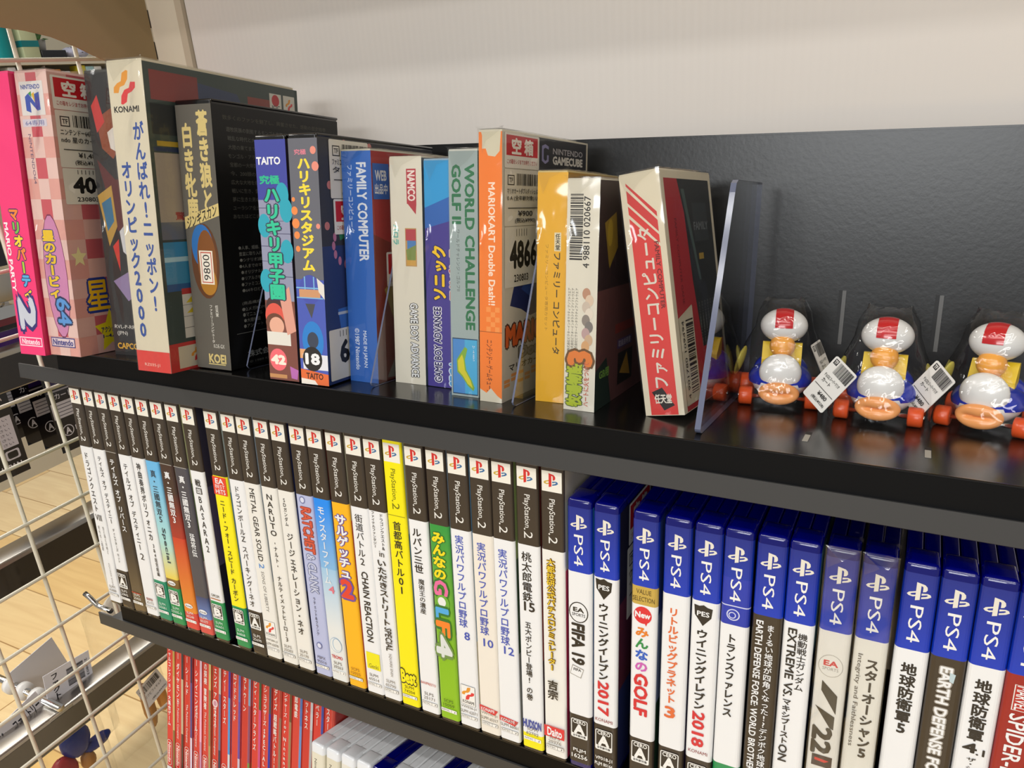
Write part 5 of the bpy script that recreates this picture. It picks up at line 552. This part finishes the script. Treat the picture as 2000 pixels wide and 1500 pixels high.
for i, (x, blue) in enumerate(WX):
    y = 0; yaw = -5.0
    t = thing('blue_game_case' if blue else 'white_game_case', WHITE_L[i], 'game case', at(F3, x, y, .5, yaw), 'short white and blue cases on the lowest shelf')
    mb = MB(); case_shell(mb, 13.5, 105 if blue else 134, 124.5, 2.2, BSHELL if blue else WSHELL); mb.build('case_shell', t)
    mb = MB(); c = '2a44b0' if blue else ('ded8c4', 'd8d2bc', 'e0dcd0', 'dcd6c2')[i % 4]
    sleeve(mb, 13.5, 100, 2.2, 4, 117, [(117, 4, c, c)] if i != 2 else [(117, 92, c, c), (92, 4, 'c83a38', 'c83a38')], PRINT, (('d8d8d4', 'c8c8c4'), ('d8d4c0', 'c8b898')))
    p = Page(mb, (0, -.06, 0), (1, 0, 0), (0, 0, 1), PRINT); p.run('R', 'Nintendo 3DS' if not blue else 'PS VITA', 5.4, 2.4, 112, 84, '55504a' if not blue else 'e8e8ec', .01)
    mb.build('printed_insert', t)
# ------------------------------------------------------------------ acrylic dividers
DL = ['clear acrylic divider between the black tall game box and the blue-violet box', 'clear acrylic divider beside the blue boxed game with silver letters', 'clear acrylic divider between the orange and the yellow boxed game', 'largest visible clear acrylic divider left of the bagged toy racers']
for i, (x, y) in enumerate(((61.6, 33), (162.4, 30.3), (257.6, 29.7), (357.2, 26))):
    if i == 1: x = 163.4
    t = thing('acrylic_divider', DL[i], 'divider', at(F1, x, y, .15), 'clear dividers on the upper shelf')
    r = 4; P = [(r, 0)]; D = 112; H = 118; F = 45; T = 1.1 if i < 3 else 2.8
    if i < 3: D = 100
    for k in range(5): a = math.radians(-90 - 70 * k / 4); P.append((r + r * math.cos(a), r + r * math.sin(a)))
    P += [(F - 3, H - 6), (F - 1, H - 1.6), (F + 3, H), (D - 1, H), (D, H - 1), (D, 0)]
    n = len(P); mb = MB()
    mb.mesh([(0, b, c) for b, c in P], [tuple(reversed(range(n)))], ACRYL, smooth=False); mb.mesh([(T, b, c) for b, c in P], [tuple(range(n))], ACRYL, smooth=False)
    for a in range(n):
        b = (a + 1) % n; mb.face([(0, *P[a]), (0, *P[b]), (T, *P[b]), (T, *P[a])], EDGE)
    mb.build('clear_plate', t)
    mb = MB(); mb.box(-26 if i == 3 else 0, T, 34, D, 0, .02, ACRYL) if i != 3 else mb.box(-9, 0, 60, D, 0, 1.2, ACRYL); mb.build('foot', t)
# ------------------------------------------------------------------ bagged toy racers
BLUE = mat('toy_blue_plastic', '1f33a8', 0.22, coat=0.4); TWHITE = mat('toy_white_plastic', 'e4e2de', 0.25, coat=0.3); TOR = mat('toy_orange_plastic', 'f0a060', 0.28, coat=0.3)
TRED = mat('toy_red_plastic', 'c01f24', 0.22, coat=0.4); TPEACH = mat('toy_tan_plastic', 'f0a444', 0.3, coat=0.2); TYEL = mat('toy_yellow_plastic', 'e6c21c', 0.3); TPY = mat('toy_pale_yellow_plastic', 'c9bd55', 0.35); TWH = mat('toy_wheel_plastic', 'dc5428', 0.32, coat=0.2)
TL = ['bagged toy racer with a price tag on its right side, nearest the divider', 'middle bagged toy racer in blue, white and orange, tag on its left side', 'rightmost bagged toy racer, partly cut off by the picture edge']
for i, (x, y, yaw, tagside) in enumerate(((382, 109, 8, 1), (433, 100, -2, -1), (480.5, 106, -16, -1))):
    t = thing('bagged_toy_racer', TL[i], 'toy', at(F1, x, y, .1, yaw), 'bagged toy racers on the upper shelf')
    mb = MB(); mb.ellip((0, 1, 13.5), (16.6, 18, 10), BLUE, v0=-10); mb.ellip((0, 8, 17), (14.5, 13, 10), BLUE); mb.build('body', t)
    mb = MB(); mb.ellip((0, 0, 12.5), (14.6, 18, 9.5), TWHITE, v1=5); mb.build('underbody', t)
    for sx in (-1, 1):
        for yy, r, wd, x0 in ((-9.5, 4.9, 7, 13.4), (13, 6.4, 8, 13)):
            mb = MB(); mb.tube([(sx * x0, yy, r), (sx * (x0 + .5), yy, r), (sx * (x0 + wd - 1), yy, r), (sx * (x0 + wd), yy, r)], [r * .8, r, r, r * .86], TWH, seg=20); wh = mb.build('wheel', t)
            mb = MB(); mb.tube([(sx * (x0 + wd - .2), yy, r), (sx * (x0 + wd + .5), yy, r)], 1.3, CHROME, seg=10); mb.build('hub', wh)
        mb = MB(); mb.ellip((0, 0, 0), (1.6, 4.2, 8.5), TPY); f = mb.build('side_fin', t); f.location = (sx * .0215, .004, .0215); f.rotation_euler = (math.radians(-12), math.radians(-14 * sx), math.radians(18 * sx))
    for yy, z in ((-9.5, 4.9), (13, 6.4)):
        mb = MB(); mb.tube([(-15, yy, z), (15, yy, z)], 1.2, CHROME); mb.build('axle', t)
    mb = MB()
    def ringf(u, v):
        a = 2 * math.pi * u; b = 2 * math.pi * v; R = (7.2, 3.0); q = 3.2
        return (math.cos(a) * (R[0] + q * math.cos(b)), -17.5 + 2.4 * math.sin(b) - .03 * (math.cos(a) * 8) ** 2 * -1, 8.8 + math.sin(a) * (R[1] + q * .95 * math.cos(b)))
    mb.grid(ringf, 36, 14, TOR, wrapu=True); mb.build('bumper_ring', t)
    mb = MB(); mb.ellip((0, -17, 8.8), (6, .8, 2.2), TOR); mb.build('bumper_plate', t)
    mb = MB(); mb.ellip((0, -11.5, 19), (10.8, 6.2, 10.2), TWHITE); mb.build('windscreen', t)
    mb = MB(); mb.prism([(-2, 24), (3, 33), (5, 33), (5, 22), (-2, 20)], -10.2, 10.2, TYEL); mb.build('seat_back', t)
    mb = MB(); mb.ellip((0, -3, 25), (4.6, 4, 5), TPEACH); mb.ellip((0, -5.4, 32.4), (6.6, 6.2, 6.4), TPEACH); dr = mb.build('driver', t)
    # a plain crash helmet with a broad red stripe over the crown
    mb = MB(); mb.ellip((0, .4, 42.6), (12.2, 10.4, 9.2), TWHITE, v0=-62, nu=36, v1=90); mb.grid(lambda u, v: ((12.2 * math.cos(2 * math.pi * u)) * .47 * v, .4 + 10.4 * math.sin(2 * math.pi * u) * .47 * v, 42.6 - 9.2 * .883), 36, 3, TWHITE, wrapu=True); he = mb.build('helmet', dr)
    mb = MB(); mb.grid(lambda u, v: (12.4 * math.sin((u - .5) * .74), 0.4 + 10.65 * math.cos(math.radians(-180 + 180 * v)) * math.cos((u - .5) * .74) , 42.6 + 9.42 * math.cos((u - .5) * .74) * math.sin(math.radians(180 * v))), 8, 24, TRED); mb.build('helmet_stripe', he)
    # the clear bag, gathered at the top, and its stuck-on tag
    rr = random.Random(40 + i); R = [(.3, 23.5, 25), (5, 24.4, 25.5), (12, 24, 25), (22, 22.6, 22), (32, 19, 17), (42, 15, 14.6), (50, 13.6, 12.6), (54.6, 11, 8), (57.5, 9.5, 3.2)]
    K = 30; J = [[rr.uniform(-.7, .7) for _ in range(K)] for _ in R]
    vs = []
    for (z, a, b), jj in zip(R, J):
        for k in range(K):
            q = 2 * math.pi * k / K; c, s_ = math.cos(q), math.sin(q); pw = .72
            vs.append(((a + jj[k]) * math.copysign(abs(c) ** pw, c), 1 + (b + jj[k]) * math.copysign(abs(s_) ** pw, s_), z + (jj[k] * 1.4 if z > 50 else 0)))
    fs = [(r * K + k, r * K + (k + 1) % K, (r + 1) * K + (k + 1) % K, (r + 1) * K + k) for r in range(len(R) - 1) for k in range(K)]
    mb = MB(); mb.mesh(vs, fs, BAG); bag = mb.build('clear_bag', t)
    mb = MB()
    if tagside < 0:
        o = Vector((-20.5, -18, 33.5)); du = Vector((11.0, -6.5, -8.5)).normalized(); dv0 = Vector((4.0, 2.0, 19)); dv = (dv0 - du * dv0.dot(du)).normalized()
    else:
        o = Vector((14, -14, 35)); du = Vector((3.5, 11, 1)).normalized(); dv0 = Vector((-11.5, 0, 24)); dv = (dv0 - du * dv0.dot(du)).normalized()
    mb_o = o - dv * 26
    p = Page(mb, mb_o, du, dv, CARD); p.rrect(0, 15, 0, 26, 1, 'e4e0d8')
    p.rect(1, 3.6, 22, 25, '3a3836'); p.run('H', 'TF', 2.3, 1.8, 24.4, 22.6, 'e4e0d8', .04); p.barcode(4.4, 14.2, 18.4, 25, 50 + i)
    for k, l in enumerate(('チョロQ スーパーマリオ', 'カート')): p.run('H', l, 5.6 + 1.6 * (1 - k), 10.5 - 5 * k, 16.6 - 2.6 * k, 14.6 - 2.6 * k, '2a2826', .02)
    p.rect(1, 14, 9, 9.3, '2a2826'); p.run('H', '¥480', 9, 6, 7.6, 5.4, '2a2826', .03); p.run('H', '(税込¥528)', 9, 9, 4, 2, '2a2826', .02)
    # its back
    q = Page(mb, mb_o + du * 15 - du.cross(dv) * .3, -du, dv, CARD); q.rrect(0, 15, 0, 26, 1, 'd8d4cc')
    mb.build('price_tag', bag)
# ------------------------------------------------------------------ the neighbouring rack seen through the grid
def bar(label, X, z, y0, y1, h, dp, face=True):
    t = thing('hanging_bar', label, 'rack bar', FW @ Matrix.Translation((X / 1000, (y0 + y1) / 2000, z / 1000)), 'chrome bars of the neighbouring rack')
    L_ = (y1 - y0) / 2
    mb = MB(); mb.rbox(-dp, 0, -L_, L_, -h, 0, 2, mat('brushed_steel', 'b8b4ae', 0.28, 1.0), seg=2); mb.build('tube', t)
    if not face: return t
    mb = MB(); mb.box(.1, .6, -L_, L_, -h + 2, -6, mat('bar_dark_face', '2b2723', 0.18, coat=0.5) if face is True else mat('bar_dull_face', '6e695f', 0.2, 0.6)); mb.build('dark_face', t)
    return t
bar('uppermost steel bar of the neighbouring rack, behind the hanging dark packs', -870, -236, 250, 900, 44, 22)
bar('middle steel bar of the neighbouring rack, above bare floorboards', -880, -466, 200, 900, 42, 36)
bar('lowest steel bar of the neighbouring rack, carrying the pegs and paper tags', -870, -676, 120, 900, 42, 36, 'bar_dull_face')
bar('pale upper bar of the neighbouring rack, over the red and violet packs', -880, -158, 300, 900, 30, 30, False)
HOOKC = mat('white_hook_plastic', 'e8e6e2', 0.35)
def peg(lab, X, y, z, n=3):
    t = thing('hook_peg', lab, 'display hook', FW @ Matrix.Translation((X / 1000, y / 1000, z / 1000)), 'chrome pegs of the neighbouring rack')
    mb = MB(); mb.tube([(0, 0, 0), (-300, 0, 6)], 4.6, CHROME, seg=14); mb.build('rod', t)
    mb = MB(); mb.box(-34, -2, -15, 15, -18, -5, CHROME); mb.build('clip', t)
    for k in range(n):
        mb = MB(); mb.tube([(-42 - 26 * k, 0, 1), (-50 - 26 * k, 0, 1)], 11, HOOKC, seg=20); mb.build('ring_clip', t)
peg('chrome peg with white ring clips over the lowest rack bar', -868, 388, -672)
peg('chrome peg carrying the row of five dark foil packs', -880, 522, -272, 0)
peg('chrome peg carrying the large dark pack at the left picture edge', -880, 412, -252, 0)
peg('chrome peg carrying the red and violet packs beside the pink box', -900, 482, -192, 0)
PAPER = mat('white_paper_tag', 'd9d7dc', 0.6, attr=True)
def card(name, lab, cat, X, y, z, w, h, yaw, roll, draw, group=None, m=PAPER):
    # a printed card standing in the y-z plane and facing +x
    t = thing(name, lab, cat, FW @ Matrix.Translation((X / 1000, y / 1000, z / 1000)) @ Matrix.Rotation(math.radians(90 + yaw), 4, 'Z') @ Matrix.Rotation(math.radians(roll), 4, 'Y'), group)
    mb = MB(); mb.box(0, w, .1, 1, -h, 0, m, 'd9d7dc'); p = Page(mb, (0, .08, -h), (1, 0, 0), (0, 0, 1), m); draw(p, w, h); mb.build('card', t)
    return t
G = 'paper tags on the neighbouring rack'
card('paper_tag', 'upright white paper tag with black characters and a barcode above the lowest bar', 'tag', -893, 392, -636, 60, 62, 0, 6, lambda p, w, h: (p.rect(0, w, 0, h, 'dcdadf'), p.run('V', 'ファクトリー', 13, 9, h - 3, 4, '24222a', .04), p.barcode(28, 50, 30, 54, 61, vertical=True), p.run('R', '230803', 54, 3, 54, 30, '24222a')), G)
card('paper_tag', 'white paper tag with slanted black characters at the bottom left', 'tag', -900, 318, -668, 66, 34, 0, -14, lambda p, w, h: (p.rect(0, w, 0, h, 'd6d0d0'), p.run('H', 'レジャーファクトリー', w / 2, w * .86, h * .72, h * .3, '24222a', .04)), G)
card('paper_tag', 'blank pale grey paper tag standing behind the ring clips', 'tag', -960, 386, -650, 62, 58, 0, -10, lambda p, w, h: p.rect(0, w, 0, h, 'cfcbca'), G)
def pack(lab, X, y, z, w, h, yaw, art):
    t = thing('foil_card_pack', lab, 'card pack', FW @ Matrix.Translation((X / 1000, y / 1000, z / 1000)) @ Matrix.Rotation(math.radians(90 + yaw), 4, 'Z'), 'dark foil packs on the neighbouring rack')
    m = mat('dark_foil_print', '181620', 0.25, attr=True, coat=0.6)
    def f(u, v): return (w * u, 0.0, -h + h * v)
    mb = MB(); mb.grid(f, 12, 16, m, '16141a'); mb.grid(lambda u, v: (w * (1 - u), 7 * (math.sin(math.pi * u) ** .6) * (math.sin(math.pi * v) ** .5), -h + h * v), 12, 16, m, '16141a')
    n0 = len(mb.v); p = Page(mb, (0, 0, -h), (1, 0, 0), (0, 0, 1), m); art(p, w, h)
    for i in range(n0, len(mb.v)):      # the print lies on the bulging foil
        a, b_, c = mb.v[i]; mb.v[i] = (a, f(min(max(a / w, .001), .999), min(max((c + h) / h, .001), .999))[1] + b_ - .15, c)
    mb.build('pouch', t)
    mb = MB(); mb.box(w * .12, w * .88, -.3, .3, -2, 16, mat('hang_tab_clear', 'cfcfd2', 0.2)); mb.build('hang_tab', t)
def art1(p, w, h):
    p.rect(3, w - 3, h * .84, h * .94, '2a1c50'); p.rect(2, w - 2, h * .80, h * .82, '8a8890'); p.rect(2, w * .9, h * .45, h * .66, 'b8b6bc')
    for i in range(4): p.rect(4, w * .8, h * (.48 + .045 * i), h * (.49 + .045 * i), '55535c')
    p.run('H', 'カードの注意', w * .5, w * .7, h * .78, h * .7, 'b8b6bc', .02); p.ell(w * .22, h * .27, 7, 7, 'c8c6cc'); p.ell(w * .22, h * .27, 6, 6, '16141a'); p.run('H', 'A', w * .22, 6, h * .31, h * .23, 'c8c6cc', .05); p.run('H', 'nswer', w * .62, w * .5, h * .3, h * .24, 'd8d6dc', .04)
    p.run('H', '0120-', w * .6, w * .4, h * .1, h * .05, 'b8b6bc', .02)
for k in range(5):
    pack(['dark foil card pack nearest the disc cases, frontmost on its peg', 'dark foil card pack second on the peg, behind the frontmost one', 'dark foil card pack in the middle of its peg', 'dark foil card pack fourth on its peg', 'dark foil card pack farthest back on its peg'][k], -884 - 34 * k, 490, -285, 64, 94, -2, art1)
def art2(p, w, h):
    p.rect(2, w - 2, h * .9, h * .98, 'b03038'); p.run('H', '購入ください', w * .5, w * .8, h * .84, h * .76, 'd8d6dc', .02); p.rect(2, w - 4, h * .3, h * .62, 'c4c0c8')
    for i in range(6): p.run('H', 'ご注意してください', w * .48, w * .8, h * (.6 - .05 * i), h * (.57 - .05 * i), '403c48')
    p.run('H', 'MADE IN JAPAN', w * .5, w * .8, h * .13, h * .07, 'd8d6dc', .03); p.rrect(w * .7, w * .92, h * .17, h * .27, 2, 'c4c0c8'); p.rrect(w * .73, w * .89, h * .185, h * .255, 2, '16141a')
pack('large dark foil pack with a pale text panel at the left picture edge', -880, 376, -265, 72, 112, 0, art2)
def art3(p, w, h):
    p.rect(1, w - 1, h * .7, h * .95, '8a2430'); p.rect(1, w - 1, h * .3, h * .6, '4a2a7a')
for k in range(3):
    pack(['red and violet foil pack hanging high beside the pink box', 'red and violet foil pack second in the high row', 'red and violet foil pack third in the high row'][k], -925 - 24 * k, 452, -205, 60, 60, 0, art3)
for k in range(2):
    pack(['black foil pack hanging at the left picture edge behind the pink box', 'black foil pack behind another at the left picture edge'][k], -880 - 24 * k, 425, -70, 66, 80, 0, art1)
# bags of small figures under the lowest bar
def bagged(lab, X, y, z, w, h, lumps, price):
    t = thing('bagged_figure', lab, 'bagged toy', FW @ Matrix.Translation((X / 1000, y / 1000, z / 1000)) @ Matrix.Rotation(math.radians(90), 4, 'Z'), 'bagged figures on the neighbouring rack')
    for c, r, m in lumps:
        mb = MB(); rr = random.Random(str(c)); mb.ellip(c, r, m, nu=20, nv=12)
        mb.v = [(a + rr.uniform(-.6, .6), b_ + rr.uniform(-.6, .6), c_ + rr.uniform(-.6, .6)) for a, b_, c_ in mb.v]; mb.build('figure', t)
    mb = MB()
    for s_ in (-1, 1):
        mb.grid(lambda u, v: (w * u, s_ * 24 * math.sin(math.pi * u) ** .7 * math.sin(math.pi * min(v * 1.1, 1)) ** .6 + 1.2 * math.sin(9 * u + 7 * v), -h + h * v), 12, 14, BAG)
    mb.build('clear_bag', t)
    if price:
        mb = MB(); p = Page(mb, (price[0], -26, price[1]), (.96, 0, .28), (-.28, 0, .96), CARD); p.rrect(0, 40, 0, 40, 2, 'dedce0'); p.barcode(8, 36, 24, 36, 71); p.run('H', 'TF', 4.4, 4, 33, 27, '3a3836'); p.run('H', 'ソフビ フィギュア', 20, 30, 20, 15, '2a2826'); p.run('H', '(税込¥550)', 24, 26, 8, 4, '2a2826'); mb.build('price_tag', t)
TAN = mat('tan_vinyl', 'a8743c', 0.4); ORG = mat('orange_vinyl', 'd08a3c', 0.4); NAVY = mat('navy_vinyl', '1c2f7a', 0.35); REDV = mat('crimson_vinyl', 'a02a34', 0.4)
bagged('bagged orange-tan figure with a price tag beside the first red case', -930, 470, -716, 90, 150, [((60, 0, -30), (26, 12, 16), ORG), ((56, 0, -96), (9, 8, 40), TAN), ((78, 0, -88), (8, 8, 36), ORG)], (40, -78))
bagged('bagged figure with tan feet hanging in the middle below the lowest bar', -950, 425, -705, 66, 120, [((34, 0, -46), (9, 9, 22), TAN), ((54, 0, -38), (10, 9, 20), TAN)], None)
bagged('bagged navy and red figure at the bottom left corner', -925, 372, -722, 84, 150, [((44, 0, -50), (20, 13, 26), NAVY), ((70, 0, -76), (20, 8, 9), NAVY), ((20, 0, -82), (18, 12, 22), REDV), ((52, 0, -92), (10, 8, 14), TAN)], None)
bagged('clear bag with a barcode standing above the lowest bar', -960, 488, -628, 84, 86, [((50, 0, -30), (22, 8, 22), mat('pale_vinyl', 'd8cdbc', 0.5))], None)
# ------------------------------------------------------------------ goods on the far shelf, seen under the curved panel
def goods(name, lab, cat, y0, y1, z0, z1, dp, m, kind='box', X=-1400, group='goods on the far shelf'):
    t = thing(name, lab, cat, FW @ Matrix.Translation((X / 1000, y0 / 1000, z0 / 1000)), group); w = y1 - y0; h = z1 - z0; mb = MB()
    if kind == 'box': mb.rbox(-dp, 0, 0, w, 0, h, 1.5, m, seg=2); mb.build('carton', t)
    elif kind == 'bottle':
        mb.grid(lambda u, v: (-dp / 2 + dp / 2 * math.cos(2 * math.pi * u) * (1 if v < .7 else 1 - (v - .7) * 2), w / 2 + w / 2 * math.sin(2 * math.pi * u) * (1 if v < .7 else 1 - (v - .7) * 2), h * v), 20, 20, m, wrapu=True); mb.build('bottle_body', t)
        mb = MB(); mb.box(-.5, 1, w * .1, w * .6, h * .5, h * .75, mat('label_white', 'e4e6e4', 0.5)); mb.build('label', t)
    elif kind == 'sack':
        rr = random.Random(lab); mb.ellip((-dp / 2, w / 2, h / 2), (dp / 2, w / 2, h / 2), m); mb.v = [(a + rr.uniform(-2, 2), b_ + rr.uniform(-2, 2), c_ + rr.uniform(-2, 2)) for a, b_, c_ in mb.v]; mb.build('sack', t)
    elif kind == 'plant':
        rr = random.Random(5); mb = MB()
        for k in range(26):
            a = rr.uniform(-1, 1); z = rr.uniform(.3, 1.4); b0 = (-dp / 2 + rr.uniform(-8, 8), w / 2, h * .4)
            tip = (-dp / 2 + rr.uniform(-30, 30), w / 2 + a * w * .7, h * z); m0 = [(p + q) / 2 for p, q in zip(b0, tip)]
            mb.mesh([b0, (m0[0] + 3, m0[1] - 6, m0[2]), tip, (m0[0] - 3, m0[1] + 6, m0[2] + 4)], [(0, 1, 2, 3)], m, smooth=False)
        mb.build('leaves', t); mb = MB(); mb.tube([(-dp / 2, w / 2, 0), (-dp / 2, w / 2, h * .45)], [w * .22, w * .3], mat('pot_grey', 'b8b4ac', 0.5), seg=18); mb.build('pot', t)
    return t
def gm(n, c, r=.4): return mat(n, c, r)
goods('bottle', 'glossy teal bottle on the far shelf at the left picture edge', 'bottle', 868, 908, 88, 190, 40, gm('teal_gloss', '128a8c', .2), 'bottle')
gb = goods('gift_box', 'pale green box with a teal band on the far shelf', 'box', 914, 944, 88, 170, 40, gm('pale_green_card', 'c8cfa4'))
mb = MB(); mb.box(-40.5, .5, -.5, 30.5, 20, 30, gm('teal_band', '1c7c80')); mb.build('band', gb)
goods('potted_plant', 'green potted plant on the far shelf', 'plant', 950, 992, 100, 150, 40, gm('leaf_green', '4c8a3a'), 'plant', -1420)
goods('small_black_box', 'small black box on the far shelf in front of the plant', 'box', 946, 993, 88, 103, 30, gm('charcoal_card', '2a2a2e'))
goods('cloth_bundle', 'lavender-white cloth bundle on the far shelf right of the black box', 'bundle', 993, 1046, 88, 108, 40, gm('lavender_cloth', 'c4c4d8', .8), 'sack')
t = thing('far_shelf_board', 'cream shelf board under the teal bottle and pale box', 'shelf', FW @ Matrix.Translation((-1.4, 1.0, 0.087)))
mb = MB(); mb.box(-300, 6, -500, 700, -8, 0, cream); mb.build('board', t)
t = thing('far_shelf_board', 'cream shelf board carrying the row of small packets', 'shelf', FW @ Matrix.Translation((-1.4, 1.0, 0.03)))
mb = MB(); mb.box(-300, 6, -500, 700, -8, 0, cream); mb.build('board', t)
t = thing('pale_panel', 'pale back panel behind the goods on the far shelf', 'panel', FW @ Matrix.Translation((-1.705, 1.1, -1.45)))
mb = MB(); mb.box(-6, 0, -700, 800, 700, 2300, gm('pale_back', 'cfc6b0', .7)); mb.build('panel', t)
rr = random.Random(9); y = 862; k = 0
PC = [('cream', 'd8d2b8'), ('white', 'e6e6ea'), ('olive', 'a8a070'), ('white and orange', 'd8a060'), ('cream', 'e0dcc8'), ('brown', '6a4a34'), ('orange', 'd88a3a'), ('white', 'dfe2e4'), ('tan', 'b89a68'), ('yellow', 'd8cc3a'), ('sky blue', 'a8d0d8'), ('white', 'e4e4e0')]
WH = ['at the left end', 'second from the left end', 'third from the left end', 'fourth from the left end', 'left of the middle', 'just left of the middle', 'in the middle', 'just right of the middle', 'right of the middle', 'third from the right end', 'second from the right end', 'at the right end']
for k, (cn, cc) in enumerate(PC):
    wd = rr.uniform(13, 19); goods('packet', cn + ' packet ' + WH[k] + ' of the lower far shelf', 'packet', y, y + wd, 30.2, 30 + rr.uniform(36, 48), 24, gm('packet_%s' % cc, cc), group='packets on the lower far shelf'); y += wd + .6
_r = _fo; bpy.data.objects.remove(_fo)
